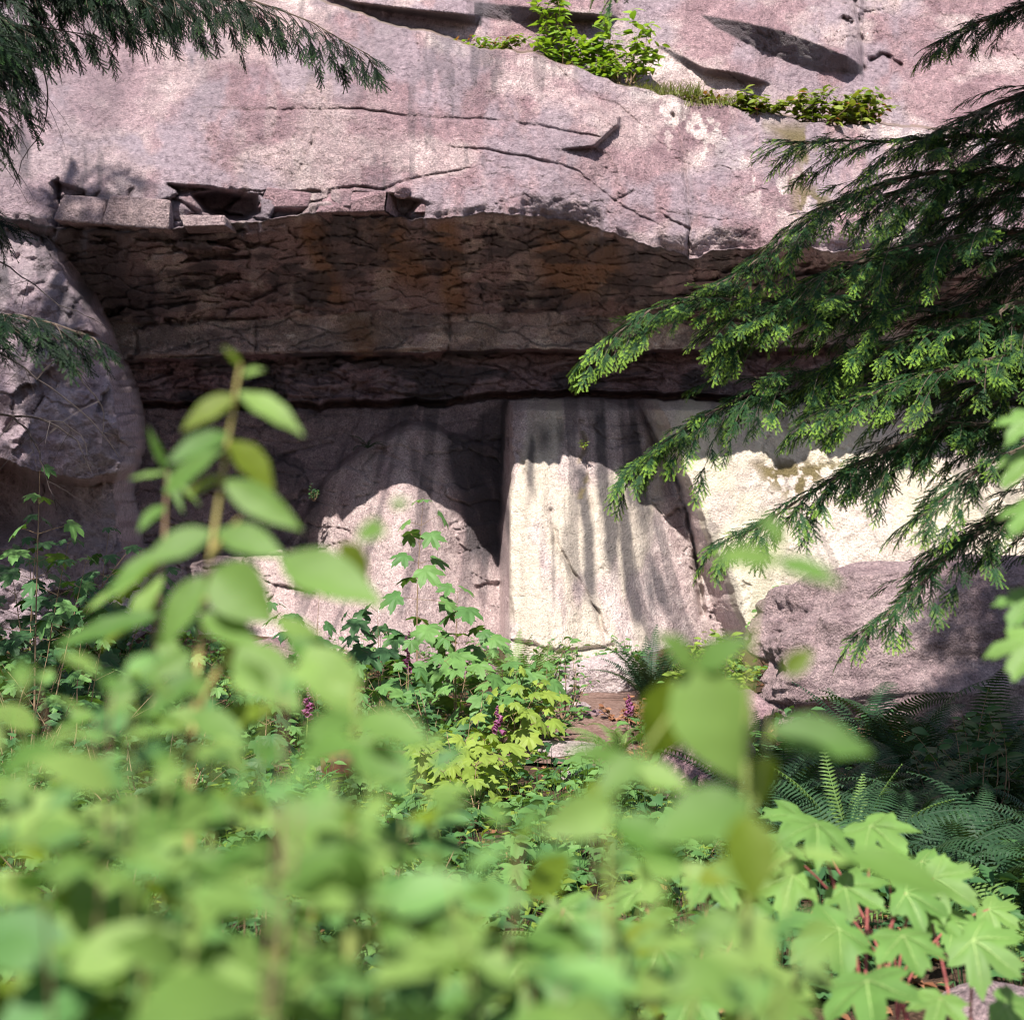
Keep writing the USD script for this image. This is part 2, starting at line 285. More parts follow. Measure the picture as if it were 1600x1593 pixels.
def build_cliff():
    px = np.r_[np.linspace(-900, -40, 45)[:-1], np.arange(-40, 1641, 2.3), np.linspace(1640, 2500, 45)[1:]]
    nc = len(px)
    wob = lambda k, a, f: a * (fbm(np.stack([px * f, 0 * px, 0 * px + k], 1), 4, k) - .5)
    e, l, b1, b2, j = E(px) + wob(1, 16, .03), L(px) + wob(2, 10, .045) + wob(12, 4, .10) + 5 * (np.floor(4 * fbm(np.stack([px * .012, 0 * px, 0 * px + 4], 1), 2, 4)) / 4 - .5), B1(px) + wob(3, 12, .03), B2(px) + wob(4, 9, .04), J(px) + wob(5, 12, .04)
    secs = [(-1500 + 0 * px, e - 230, 26), (e - 230, e - 4, 110), (e - 4, e, 3), (e, l, 185), (l, b1, 84), (b1, b2, 32), (b2, b2 + 5, 4), (b2 + 5, j, 34), (j, j + 14, 8), (j + 14, 1120 + 0 * px, 235), (1120 + 0 * px, 1900 + 0 * px, 14)]
    rows, sid, tt = [], [], []
    for k, (a, b, n) in enumerate(secs):
        for q in range(n): rows.append(a + (b - a) * q / n); sid.append(k); tt.append(q / n)
    rows.append(secs[-1][1]); sid.append(10); tt.append(1.0)
    PYY = np.array(rows); nr = len(rows); PXX = np.broadcast_to(px, PYY.shape).copy()
    sid, tt = np.array(sid)[:, None] + 0 * PYY, np.array(tt)[:, None] + 0 * PYY
    yl = YL(px)[None] + 0 * PYY; s = np.maximum((l[None] - PYY) * K, 0)
    slab = lambda s: .34 * s + .085 * s * s
    se = np.maximum((l - e) * K, 0)[None]
    Y = yl + slab(s)
    ye = yl + slab(se)
    up = np.maximum((e[None] - PYY) * .0075, 0)
    Y = np.where(sid == 2, ye + .75 * (1 - tt), Y)
    Y = np.where(sid <= 1, ye + .75 + .42 * up, Y)
    Y = np.where(sid == 4, yl + (17.3 - yl) * tt ** .92, Y)
    Y = np.where(sid == 5, 17.3 + .22 * tt, Y)
    Y = np.where(sid == 6, 17.52 + .4 * tt, Y)
    Y = np.where(sid == 7, 17.92 + .25 * tt, Y)
    Y = np.where(sid == 8, 18.17 + .35 * np.sin(tt * np.pi) + .15 * tt, Y)
    Y = np.where(sid >= 9, 18.32 - .0016 * (PYY - 630), Y)
    P2 = PYY; P1 = PXX
    low = sid >= 9
    # ---- aprons, pillar and panels of the lower wall
    nz = lambda f, g, k, o=4: fbm(np.stack([P1 * f, P2 * g, 0 * P1 + k], -1), o, int(k))
    T1 = cv((-900, 905), (-200, 905), (290, 882), (340, 872), (440, 862), (462, 840), (482, 800), (510, 752), (560, 713), (600, 690), (640, 674), (690, 676), (720, 690), (760, 700), (800, 715), (815, 900))(P1) + 16 * (nz(.03, .03, 21) - .5)
    ro = lambda d, k: np.sqrt(d * d + k * k) - k
    lat = np.where(P1 < 625, .0088 * ro(625 - P1, 16), .0098 * ro(P1 - 625, 20))
    lat = np.where(P1 < 470, np.interp(P1, [-900, 300, 470], [1.0, 1.08, .0088 * 140]), lat)
    ap = 17.45 - .0046 * (P2 - 672) + lat * np.interp(P2, [690, 860, 1010], [.55, 1., .75]) + np.maximum(T1 - P2, 0) * .05
    ap = np.where(P1 > 797, 99, ap)
    q = P1 - 865
    pl = 17.15 - .0042 * (P2 - 640) + np.where(q > -20, .0030 * ro(np.maximum(q + 20, 0), 12) + 1.75e-5 * np.maximum(q - 55, 0) ** 2, .04 * ((q + 20) / 50) ** 2) + np.where(P1 < 797, (797 - P1) * .09, 0)
    pl += np.maximum(640 - P2, 0) * .03 + .05 * (nz(.05, .003, 31) - .5) + .03 * np.cos((P1 - .17 * (P2 - 640)) / 17.0) * sstep(720, 800, P2)
    XC = cv((600, 1010), (670, 1048), (760, 1085), (860, 1122), (970, 1166), (1100, 1215))(P2) + 16 * (nz(0, .02, 130, 5) - .5)      # left arris of the right-hand panel
    rw = 16.75 - .0020 * (P2 - 720) + np.where(P1 < XC, (XC - P1) * .024 + .10 * (nz(.05, .012, 131, 5) - .4) * np.clip((XC - P1) / 8, 0, 1), .0006 * (P1 - XC))
    rw = np.where(P2 < 640, rw + (640 - P2) * .03, rw)
    lowY = np.minimum(np.minimum(Y, ap), np.minimum(pl, rw))
    Y = np.where(low, lowY, Y)
    # ---- left buttress under the brow
    XR = cv((330, 70), (350, 92), (400, 120), (470, 150), (520, 171), (560, 187), (600, 203), (650, 216), (700, 213), (735, 205), (760, 203), (800, 214), (900, 232), (1100, 240))(P2) + 10 * (nz(.0, .04, 41) - .5)
    U = cv((-900, 690), (-200, 700), (0, 716), (60, 738), (130, 748), (190, 736), (230, 715))(P1) + 10 * (nz(.05, 0, 42) - .5)
    ar = P1 - (XR - 30 - 6 * np.sin(P2 / 31))                  # how far past the arris of the slab
    lb = np.interp(P2, [340, 364, 380, 520, 640, 760], [15.5, 15.34, 15.28, 15.05, 14.85, 14.9]) + np.where(ar > 0, .045 * ro(ar, 5), 0) + np.where(P1 > XR, (P1 - XR) * .16, 0)
    lb += .13 * np.abs(nz(.010, .010, 43, 5) - .5) * 2 + .10 * (cellular(P1 / 95 + 1.2 * nz(.012, .012, 44), P2 / 110 + 1.2 * nz(.012, .012, 45) + P1 / 210, 46)[0] - .5)
    lb += .9 * sstep(0, 16, P2 - U) + .26 * np.abs(nz(.010, .013, 43, 6) - .5) * 2 + .22 * (cellular(P1 / 95 + 1.2 * nz(.012, .012, 44), P2 / 80 + 1.2 * nz(.012, .012, 45) + P1 / 210, 46)[0] - .5)
    lb += np.where(P2 > U, 1.1 * sstep(95, 20, P1) * (1 - sstep(800, 860, P2)), 0)
    lb = np.where((sid >= 4) & (P2 > l[None] + 4), lb, 99)
    Y = np.where(lb < Y, lb, Y)
    isl = lb <= Y + 1e-9
    # ---- the lip: worn and chipped under
    worn = np.where(sid == 3, sstep(15, 0, l[None] - P2), np.where(sid == 4, sstep(.22, 0, tt), 0)); PL = l[None] + 0 * P2
    Y += worn * (.03 + .24 * np.maximum(fbm(np.stack([P1 * .035, PL * .05, 0 * P1 + 132], -1), 4, 132) - .35, 0))
    chipx = sstep(.47, .56, fbm(np.stack([P1 * .014, 0 * P1, 0 * P1 + 134], -1), 3, 134)); Y += .13 * chipx * np.where(sid == 3, sstep(36, 6, l[None] - P2 + 26 * (nz(.02, .0, 133, 4) - .5)), np.where(sid == 4, sstep(.35, 0, tt), 0))
    # ---- blocky brow left of the middle
    brow = cv((-900, 270), (60, 290), (85, 282), (150, 303), (240, 286), (330, 292), (365, 300), (470, 303), (490, 297), (620, 303), (650, 312), (700, 320), (2500, 330))(P1)
    inb = sstep(-2, 5, P2 - brow) * (sid == 3) * sstep(70, 95, P1) * (1 - sstep(640, 690, P1))
    cvv, ced = cellular(P1 / 62 + 1.3 * (nz(.01, .01, 51) - .5), P2 / 34 + .002 * P1, 52)
    Y += inb * (.10 + .22 * (cvv - .5)) + inb * .07 * np.exp(-(ced / .08) ** 2)
    hol = poly_in(P1, P2, [(305, 306), (340, 300), (400, 308), (404, 332), (380, 342), (340, 338), (318, 326)], 7)
    Y += .55 * hol
    # ---- plates of the roof
    roof = ((sid == 4) | (sid == 7)) & ~isl
    rm = roof * np.where(sid == 4, sstep(.02, .12, tt), 1.0)
    wx, wy = 2.2 * (nz(.013, .02, 61) - .5), 1.6 * (nz(.013, .02, 62) - .5)
    c1, e1 = cellular(P1 / 58 + wx, P2 / 15 + wy + P1 / 260, 63); c2, e2 = cellular(P1 / 21 + wx, P2 / 8 + wy + P1 / 170, 64)
    rough_zone = .35 + .9 * sstep(.42, .62, nz(.006, .012, 65))
    Y += rm * rough_zone * (.20 * (c1 - .5) + .09 * (c2 - .5)) + rm * .05 * np.exp(-(e1 / .07) ** 2)
    c3, e3 = cellular(P1 / 130 + .5 * wx, P2 / 40 + .6 * wy, 66)
    band = ((sid == 5) | (sid == 7) | low) & ~isl & (Y > 17.2)
    Y += band * (.10 * (c3 - .5) + .04 * np.exp(-(e3 / .035) ** 2) + .05 * (nz(.04, .05, 67) - .5))
    # ---- flakes, notch, upper overhangs
    fl = poly_in(P1, P2, [(850, 150), (920, 160), (968, 182), (966, 196), (950, 210), (928, 230), (850, 235)], 2.2) * sstep(860, 930, P1)
    Y -= .16 * fl
    Y += .05 * poly_in(P1, P2, [(928, 232), (950, 240), (966, 270), (968, 292), (945, 306), (930, 290)], 4)
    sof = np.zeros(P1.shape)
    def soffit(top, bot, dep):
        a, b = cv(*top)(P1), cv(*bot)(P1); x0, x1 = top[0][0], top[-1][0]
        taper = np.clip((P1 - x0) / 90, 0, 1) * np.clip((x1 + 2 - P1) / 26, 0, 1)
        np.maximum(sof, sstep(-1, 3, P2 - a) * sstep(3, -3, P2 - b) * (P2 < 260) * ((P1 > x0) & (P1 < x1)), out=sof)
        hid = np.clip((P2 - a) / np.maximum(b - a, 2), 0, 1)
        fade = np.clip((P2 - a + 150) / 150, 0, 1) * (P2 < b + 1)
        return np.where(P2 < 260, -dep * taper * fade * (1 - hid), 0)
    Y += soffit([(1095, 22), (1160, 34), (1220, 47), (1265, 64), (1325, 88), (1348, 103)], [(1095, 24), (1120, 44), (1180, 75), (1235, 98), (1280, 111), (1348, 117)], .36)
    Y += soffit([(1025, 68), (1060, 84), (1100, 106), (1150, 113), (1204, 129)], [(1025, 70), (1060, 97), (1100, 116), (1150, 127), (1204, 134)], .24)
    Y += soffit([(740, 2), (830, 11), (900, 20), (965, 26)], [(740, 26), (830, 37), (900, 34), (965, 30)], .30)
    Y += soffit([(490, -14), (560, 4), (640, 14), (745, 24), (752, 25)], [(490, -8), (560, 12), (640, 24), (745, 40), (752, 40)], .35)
    Y += np.where((sid <= 1), .12 * sstep(1340, 1352, P1) * (P2 < 130), 0)
    Y += np.where(sid == 3, .05 * sstep(1070, 1076, P1 - 8 * np.sin(P2 / 40)), 0)
    # ---- cracks
    cracks = [([(300, 168), (400, 172), (480, 171), (560, 170), (640, 182), (700, 185), (775, 188), (860, 200), (940, 215)], .05, 1.7), ([(490, 190), (494, 205), (484, 232), (474, 250), (466, 272)], .05, 1.8), ([(500, 297), (560, 292), (600, 296), (640, 280), (740, 262)], .04, 1.6),
              ([(700, 230), (760, 234), (830, 247), (900, 265), (930, 290), (960, 314), (978, 306), (992, 296)], .045, 1.7), ([(1050, 180), (1066, 230), (1074, 300), (1078, 350), (1075, 402)], .09, 2.4),
              ([(1030, 333), (1060, 350), (1078, 358)], .06, 2), ([(960, 314), (1000, 338), (1040, 355)], .03, 1.6), ([(650, 50), (660, 95)], .05, 2), ([(870, 105), (920, 150), (960, 160), (1040, 230), (1066, 240)], .03, 2.0),
              ([(360, 297), (430, 300), (500, 299)], .07, 2), ([(200, 560), (420, 553), (700, 549), (950, 552)], .12, 2.2), ([(398, 505), (400, 530), (397, 555)], .08, 1.8), ([(700, 495), (703, 520), (700, 550)], .09, 1.8), ([(540, 490), (530, 455), (545, 420)], .05, 1.6),
              ([(795, 640), (797, 720), (793, 800), (792, 880), (798, 990)], .22, 3.4), ([(905, 660), (915, 700), (918, 760), (925, 800)], .06, 2.6), ([(860, 800), (870, 850), (905, 910), (935, 960), (950, 1010)], .10, 3.0),
              ([(1002, 640), (1030, 700), (1062, 760), (1085, 850), (1098, 960)], .40, 4.2), ([(800, 700), (815, 715), (822, 740)], .06, 2), ([(690, 676), (720, 690), (760, 690), (800, 682)], .1, 2.5),
              ([(235, 800), (300, 770), (380, 745), (460, 705)], .1, 2.6), ([(240, 700), (330, 720), (420, 715), (520, 690)], .07, 2.4), ([(300, 860), (360, 820), (430, 790), (480, 770)], .08, 2.4), ([(285, 875), (300, 910), (305, 940)], .08, 2.2), ([(955, 1010), (880, 1020), (800, 1000)], .1, 3),
              ([(1335, 0), (1345, 50), (1350, 110)], .12, 2.5), ([(1318, 30), (1330, 35)], .15, 4), ([(1360, 95), (1380, 84), (1410, 103)], .12, 2.5), ([(155, 300), (120, 330), (85, 360)], .08, 2.2), ([(90, 282), (92, 325), (86, 360)], .1, 2.5), ([(186, 305), (182, 330), (186, 360)], .06, 2), ([(850, 690), (862, 664)], .0, 2)]
    for pts, dp, wd in cracks:
        d, t = line_dist(P1, P2, pts)
        wv = wd * (.35 + 1.5 * noise(np.stack([t * 13, 0 * t + wd, 0 * t + dp * 99], -1), 5)); Y += dp * np.exp(-(d / wv) ** 2) * (.3 + 1.1 * noise(np.stack([t * 9, 0 * t + 3, 0 * t + dp * 77], -1), 6))
    hair = np.exp(-((nz(.008, .014, 120, 5) - .5) / .006) ** 2) * sstep(.50, .60, nz(.006, .006, 121, 3)) + .8 * np.exp(-((nz(.015, .008, 122, 5) - .5) / .007) ** 2) * sstep(.54, .62, nz(.009, .006, 123, 3))
    Y += np.where(sid == 3, .020, np.where((sid <= 2) | low, .03, np.where(isl, .006, .05))) * hair
    chips = sstep(.60, .66, nz(.06, .075, 124, 3)) * sstep(.45, .6, nz(.01, .01, 125, 3)); Y += np.where((sid <= 3) | low, .012, 0) * chips
    # ---- general relief
    amp = np.where(sid == 3, .020, np.where(sid <= 2, .06, np.where(roof, .03, .05)))
    ridge = np.abs(nz(.021, .026, 71, 5) - .5) * 2
    Y += amp * (ridge - .4) + .16 * (nz(.0045, .006, 72, 3) - .5) + .018 * (nz(.12, .12, 73, 3) - .5)
    Y += np.where(sid == 3, .012 * (nz(.30, .30, 74, 2) - .5), 0)
    Y += np.where(isl, .07 * (nz(.05, .03, 75, 6) - .5), 0)
    P = at(P1, P2, Y)
    # ---- stains and tones of the stone; soffit shade painted into the dark channel
    stain, grow = np.zeros(P.shape), np.zeros(P.shape)
    n1, n2, n3 = nz(.02, .02, 81), nz(.05, .012, 82), nz(.007, .011, 83)
    rust = np.zeros(P1.shape)
    for x0, y0, x1, y1, wd in ((480, 350, 530, 470, 20), (600, 345, 650, 440, 30), (700, 350, 710, 480, 18), (880, 350, 900, 460, 45), (940, 380, 950, 440, 30), (560, 500, 570, 550, 26)):
        tq = np.clip((P2 - y0) / (y1 - y0), 0, 1); xq = x0 + (x1 - x0) * tq + 30 * (nz(.02, .02, 84) - .5)
        rust = np.maximum(rust, np.exp(-((P1 - xq) / wd) ** 2) * sstep(y0 - 15, y0 + 10, P2) * (1 - sstep(y1 - 20, y1 + 30, P2)))
    inroof = (sid >= 4) & (sid <= 8) & ~isl
    stain[..., 0] = np.clip(rust * (.5 + n1) * inroof, 0, .72)
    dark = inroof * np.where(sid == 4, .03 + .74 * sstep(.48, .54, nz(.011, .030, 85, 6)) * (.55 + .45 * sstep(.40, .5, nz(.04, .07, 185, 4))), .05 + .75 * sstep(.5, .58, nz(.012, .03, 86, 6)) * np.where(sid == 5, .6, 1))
    dark = np.maximum(dark, inroof * .75 * sstep(260, 170, P1) + inroof * .5 * sstep(.04, 0, tt) * (sid == 4))  # roof darker at its left end and in a strip behind the lip
    dark = np.where(isl, .55 * sstep(.50, .62, nz(.03, .012, 87, 5)) * (1 - sstep(430, 620, P2)) + .25 * sstep(.52, .66, nz(.02, .02, 88, 5)), dark)
    lw = low & ~isl
    slope = P1 - .10 * (P2 - 700) * np.sign(P1 - 870)
    streak = sstep(.55, .66, fbm(np.stack([(P1 - (P2 - 640) * .0009 * (P1 - 850)) * .045, P2 * .0035, 0 * P1 + 9], -1), 4, 89))
    onpil = (P1 > 797) & (P1 < 1100) & lw
    pilx = P1 - (P2 - 640) * .0009 * (P1 - 850)
    st2 = 0
    for xs, wd, y0, y1, a in ((905, 7, 730, 960, .8), (935, 9, 640, 900, .8), (955, 6, 760, 980, .6), (830, 7, 680, 790, .55), (850, 14, 670, 705, .9), (980, 14, 660, 960, .45), (875, 9, 665, 700, .8)):
        st2 = np.maximum(st2, a * np.exp(-((pilx - xs - 10 * (nz(.01, .03, 90) - .5)) / wd) ** 2) * sstep(y0 - 20, y0 + 20, P2) * (1 - sstep(y1 - 60, y1 + 30, P2)))
    apx = (P1 > 460) & (P1 < 797) & lw
    for xs, wd, y0, y1, a in ((705, 14, 690, 880, .7), (640, 8, 690, 770, .4), (735, 18, 700, 900, .5), (770, 12, 720, 960, .45), (500, 12, 760, 860, .55)):
        st2 = np.maximum(st2, apx * a * np.exp(-((P1 - xs - (P2 - y0) * .25 * np.sign(xs - 630) - 14 * (nz(.02, .02, 91) - .5)) / wd) ** 2) * sstep(y0 - 20, y0 + 25, P2) * (1 - sstep(y1 - 60, y1 + 30, P2)))
    dark = np.where(lw, np.clip(1.55 * st2 * (.5 + n1) + .5 * streak * (P1 > 460) + (.12 + .5 * sstep(.52, .62, nz(.014, .02, 114, 6))) * (Y > 17.75), 0, .85), dark)
    dark = np.where(sid == 3, .22 * sstep(.46, .66, nz(.012, .008, 192, 6)) + .30 * inb + .4 * sstep(.60, .68, nz(.07, .012, 92)) * sstep(.45, .6, n3) + .22 * sstep(260, 40, P1) * sstep(.42, .58, nz(.03, .012, 193, 6)), dark)
    stain[..., 1] = np.clip(np.maximum(dark, .8 * sof), 0, .95)  # overhang undersides get their shade painted in as extra dark tone
    pale = np.where(lw & (Y < 17.9), .55 + .6 * (n2 - .4), .30 * lw)
    pale = np.where(lw & (P1 > XC), .62 + .9 * (nz(.014, .02, 140, 6) - .4), pale)
    pale = pale * np.where(lw & (P1 < 797), .72, 1)
    pale = np.where(isl, .45 * sstep(.4, .6, nz(.03, .008, 93)) + .3 * sstep(150, 205, P1), pale)  # pale streaks, and paler towards the right edge of the buttress
    lich = poly_in(P1, P2, [(1000, 150), (1060, 165), (1200, 180), (1270, 260), (1250, 350), (1180, 300), (1120, 240), (1040, 210)], 60) * sstep(.53, .56, nz(.045, .035, 94, 5))
    pale = np.where(sid == 3, .9 * lich + .28 * sstep(.50, .66, nz(.010, .016, 95, 6)) + .16 * sstep(.52, .66, nz(.05, .011, 195, 5)) * sstep(.4, .55, nz(.006, .006, 196)) + .5 * np.exp(-((P2 - e[None] - 12) / 10) ** 2) * sstep(.45, .6, n1), pale)
    pale = np.where(inroof & (sid == 4), .16 + .45 * sstep(.53, .64, nz(.03, .022, 197, 6)), pale)
    pale = np.where(inroof & (sid == 5), .55 + .35 * sstep(.45, .6, nz(.02, .04, 198, 5)), pale)
    pale = np.where(sid <= 1, .4 * sstep(.5, .65, nz(.01, .02, 96, 5)) + .5 * poly_in(P1, P2, [(1000, 80), (1090, 105), (1200, 140), (1240, 150), (1200, 165), (1000, 130)], 20), pale)
    stain[..., 2] = np.clip(pale, 0, 1)
    moss = np.where(sid == 3, .9 * poly_in(P1, P2, [(1195, 195), (1290, 195), (1300, 240), (1260, 275), (1235, 235)], 20) * sstep(.42, .55, nz(.04, .03, 97, 5)) + .8 * poly_in(P1, P2, [(1235, 280), (1300, 300), (1290, 350), (1245, 345)], 14) * sstep(.5, .56, nz(.06, .06, 98, 4)), 0)
    moss = np.maximum(moss, lw * .95 * poly_in(P1, P2, [(1175, 722), (1250, 716), (1330, 722), (1290, 750), (1240, 790), (1220, 770), (1190, 752)], 16) * sstep(.42, .47, nz(.08, .08, 99, 4)))
    moss = np.maximum(moss, lw * .7 * np.exp(-((P1 - 912 - 5 * np.sin(P2 / 9)) / 5) ** 2) * ((P2 > 655) & (P2 < 780)) * sstep(.45, .55, nz(.08, .06, 100)))
    moss = np.maximum(moss, .5 * (sid == 2))
    grow[..., 0] = np.clip(moss, 0, 1)
    grow[..., 1] = np.where(lw & (P1 > XC - 10), .22 + .3 * sstep(.45, .6, nz(.012, .01, 102)), np.where(onpil, .35 * sstep(.48, .62, nz(.02, .006, 101)), 0))
    grow[..., 2] = np.where(sid <= 3, .75 * sstep(.46, .60, nz(.006, .009, 111, 6)) * sstep(.3, .55, nz(.03, .02, 112, 5)) + .55 * sstep(420, 0, P1), np.where(isl, .7, np.where(inroof, .45 * sstep(.45, .6, nz(.02, .03, 113, 5)), 0)))
    # the top runs back to a plateau
    back = P[0] + N([0, 60., 6.]); P = np.concatenate([back[None], P]); stain = np.concatenate([stain[:1], stain]); grow = np.concatenate([grow[:1], grow])
    v, f = grid_mesh(P); f = f[:, ::-1]
    c = obj('cliff', (v, f), M['cliff'], smooth=True); tag(c, kind='structure')
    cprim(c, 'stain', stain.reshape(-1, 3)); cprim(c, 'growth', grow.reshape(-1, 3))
    return c
CLIFF = build_cliff()

def stone(size, seed, rough=.18, sub=3, flat=1.0):
    """an angular weathered stone: an icosphere cut by random planes, then roughened"""
    r = np.random.default_rng(seed); m = trimesh.creation.icosphere(sub); v = np.array(m.vertices)
    for _ in range(11):
        n = unit(r.normal(size=3)); d = r.uniform(.62, .92); h = v @ n; v -= np.maximum(h - d, 0)[:, None] * n * .93
    v *= (1 + rough * (fbm(v * 1.7 + seed, 4, seed) - .5) + .05 * (fbm(v * 9 + seed, 3, seed + 3) - .5) + .22 * rough * (np.abs(fbm(v * 4 + seed, 5, seed + 6) - .5) * 2 - .4))[:, None]
    return v * N(size), np.array(m.faces)
# blocks of the brow
def block(size, seed):
    r = np.random.default_rng(seed); c = np.array([[x, y, z] for x in (-1, 1) for y in (-1, 1) for z in (-1, 1)], float) * r.uniform(.45, 1.0, (8, 3))
    m = trimesh.convex.convex_hull(c * N(size)).subdivide_to_size(.045); m = trimesh.smoothing.filter_laplacian(m, iterations=2); v = np.array(m.vertices)
    return v + .035 * (fbm(v * 5 + seed, 4, seed)[:, None] - .5) * unit(N([.3, -1, .3])) + .014 * (fbm(v * 22, 3, seed)[:, None] - .5), np.array(m.faces)
for k, (bx, by, sx, sz, Y) in enumerate(((140, 336, .40, .22, 15.27), (232, 335, .44, .21, 15.24), (322, 350, .30, .08, 15.12), (446, 320, .30, .15, 15.22), (560, 321, .55, .17, 15.2), (700, 322, .36, .12, 15.2))):
    v, f = block((sx, .26, sz), 200 + k); obj('rock_block', (v + at(bx, by, Y), f), M['grey_rock' if k < 3 else 'rock'], CLIFF, 50)
v, f = stone((.10, .10, .085), 220, .2, 3); obj('wedged_stone', (v + at(628, 298, 15.0), f), M['rock'], CLIFF, 40)

def boulder(name, label, px, py, Y, size, seed, mat, rz=0, tilt=0, sub=5, rough=.25, lift=0):
    v, f = stone(size, seed, rough, sub)
    a = math.radians(rz); c, s = math.cos(a), math.sin(a); v = v @ N([[c, s, 0], [-s, c, 0], [0, 0, 1]])
    t = math.radians(tilt); v = v @ N([[math.cos(t), 0, math.sin(t)], [0, 1, 0], [-math.sin(t), 0, math.cos(t)]])
    c = under(px, Y); v = v + N([c[0], c[1], 0]); low = v[:, 2].min()
    v[:, 2] += c[2] - low - .22 * (v[:, 2].max() - low) + lift
    o = obj(name, (v, f), M[mat], smooth=50); tag(o, label, 'boulder'); return o
boulder('boulder', 'huge pinkish granite boulder at the right foot of the wall', 1500, 1020, 12.9, (2.75, 1.0, .90), 301, 'grey_rock', 0, 5, 6, rough=.5, lift=-.05)
boulder('boulder', 'pale stone block below the fluted pillar beside a sword fern', 935, 1075, 14.2, (.45, .35, .26), 302, 'pale_rock')
boulder('boulder', 'small pale stone on the ground left of the pale block', 878, 1098, 13.6, (.2, .2, .12), 303, 'pale_rock', sub=4)
boulder('boulder', 'rounded granite boulder behind the blurred leaf pair, left of the dark ferns', 1105, 1190, 8.6, (.30, .4, .34), 304, 'rock')
boulder('boulder', 'flat granite step stone at the lower end of the dirt path', 885, 1178, 10.4, (.30, .3, .08), 305, 'pale_rock', 10)
boulder('boulder', 'broken pale stone in front of the flat step stone', 920, 1212, 9.3, (.20, .2, .07), 306, 'pale_rock', 40, sub=4)
boulder('boulder', 'small rock among yellow green leaves right of the rotten log', 715, 1140, 10.4, (.17, .15, .07), 307, 'rock', sub=4)
boulder('boulder', 'dark purple stone beside the rotten log', 520, 1188, 9.6, (.17, .2, .09), 308, 'dark_rock', sub=4)
boulder('boulder', 'speckled granite rock under the big maple leaves at lower right', 1345, 1500, 3.5, (.50, .42, .22), 309, 'pale_rock', 15, 14, lift=.02)
boulder('boulder', 'pale lichen covered rock below the maple leaves, left of the speckled one', 1150, 1500, 3.6, (.34, .3, .17), 310, 'pale_rock', 0, -8)
boulder('boulder', 'dark mossy rock in the lower right corner', 1570, 1590, 3.6, (.25, .2, .13), 311, 'dark_rock')
boulder('boulder', 'shaded stone beneath the bright fern at the right edge', 1545, 1430, 4.7, (.22, .2, .1), 312, 'dark_rock')
boulder('boulder', 'low pale ledge stone at the foot of the left apron', 430, 1000, 14.8, (.45, .3, .2), 313, 'rock')
boulder('boulder', 'broad low rock at the foot of the wall behind the maple saplings', 690, 1010, 14.6, (.6, .3, .16), 314, 'rock')
boulder('boulder', 'slanting rock at the left end of the huge boulder', 1150, 1085, 11.9, (.40, .5, .26), 315, 'rock', 20, 30)

sv, sf = stone((.10, .09, .06), 330, .3, 3)
r = random.Random(9); GS = 'fallen stones at the foot of the wall'; LS = 'small fallen stone on the soil at the foot of the wall'
for k in range(16):
    c = under(r.uniform(460, 1230), r.uniform(12.4, 15.4)); q = r.uniform(.5, 1.5); a = r.uniform(0, 6.28); v = sv * q; v = np.c_[v[:, 0] * math.cos(a) - v[:, 1] * math.sin(a), v[:, 0] * math.sin(a) + v[:, 1] * math.cos(a), v[:, 2] * r.uniform(.7, 1.2)]
    tag(obj('fallen_stone', (v + c + N([0, 0, .02 * q]), sf), M['rock' if k % 2 else 'pale_rock'], smooth=40), LS, 'stone', GS)

# ------------------------------------------------------------------ leaves and plants
def ovate(rng, L=1.0, W=.44, droop=.25, fold=.25, seg=8, point=1.0):
    t = np.linspace(0, 1, seg + 1); w = W / 2 * np.sin(np.pi * np.clip(t, 0, 1) ** .82) ** .85 * (1 - .25 * point * t ** 3); w[0] = .02 * L; w[-1] = .003
    z = -droop * t ** 2 * L; tw = rng.uniform(-.25, .25)
    rows = []
    for q in (-1, -.55, 0, .55, 1):
        y = w * q; edge = .012 * L * np.sin(t * 19 + q * 2) * abs(q)
        rows.append(np.stack([t * L - droop * .25 * t ** 2, y, z + fold * np.abs(y) + edge + tw * y * t], 1))
    P = np.stack(rows, 1); v, f = grid_mesh(P); return v, f[:, ::-1]
HALF = [(0, 1.0), (6, .88), (9, .84), (13, .87), (17, .74), (22, .63), (27, .50), (32, .60), (36, .74), (40, .80), (44, .82), (49, .95), (54, .84), (58, .77), (63, .78), (67, .66), (74, .50), (84, .54), (92, .58), (99, .66), (106, .56), (113, .52), (128, .40), (150, .33), (168, .20)]
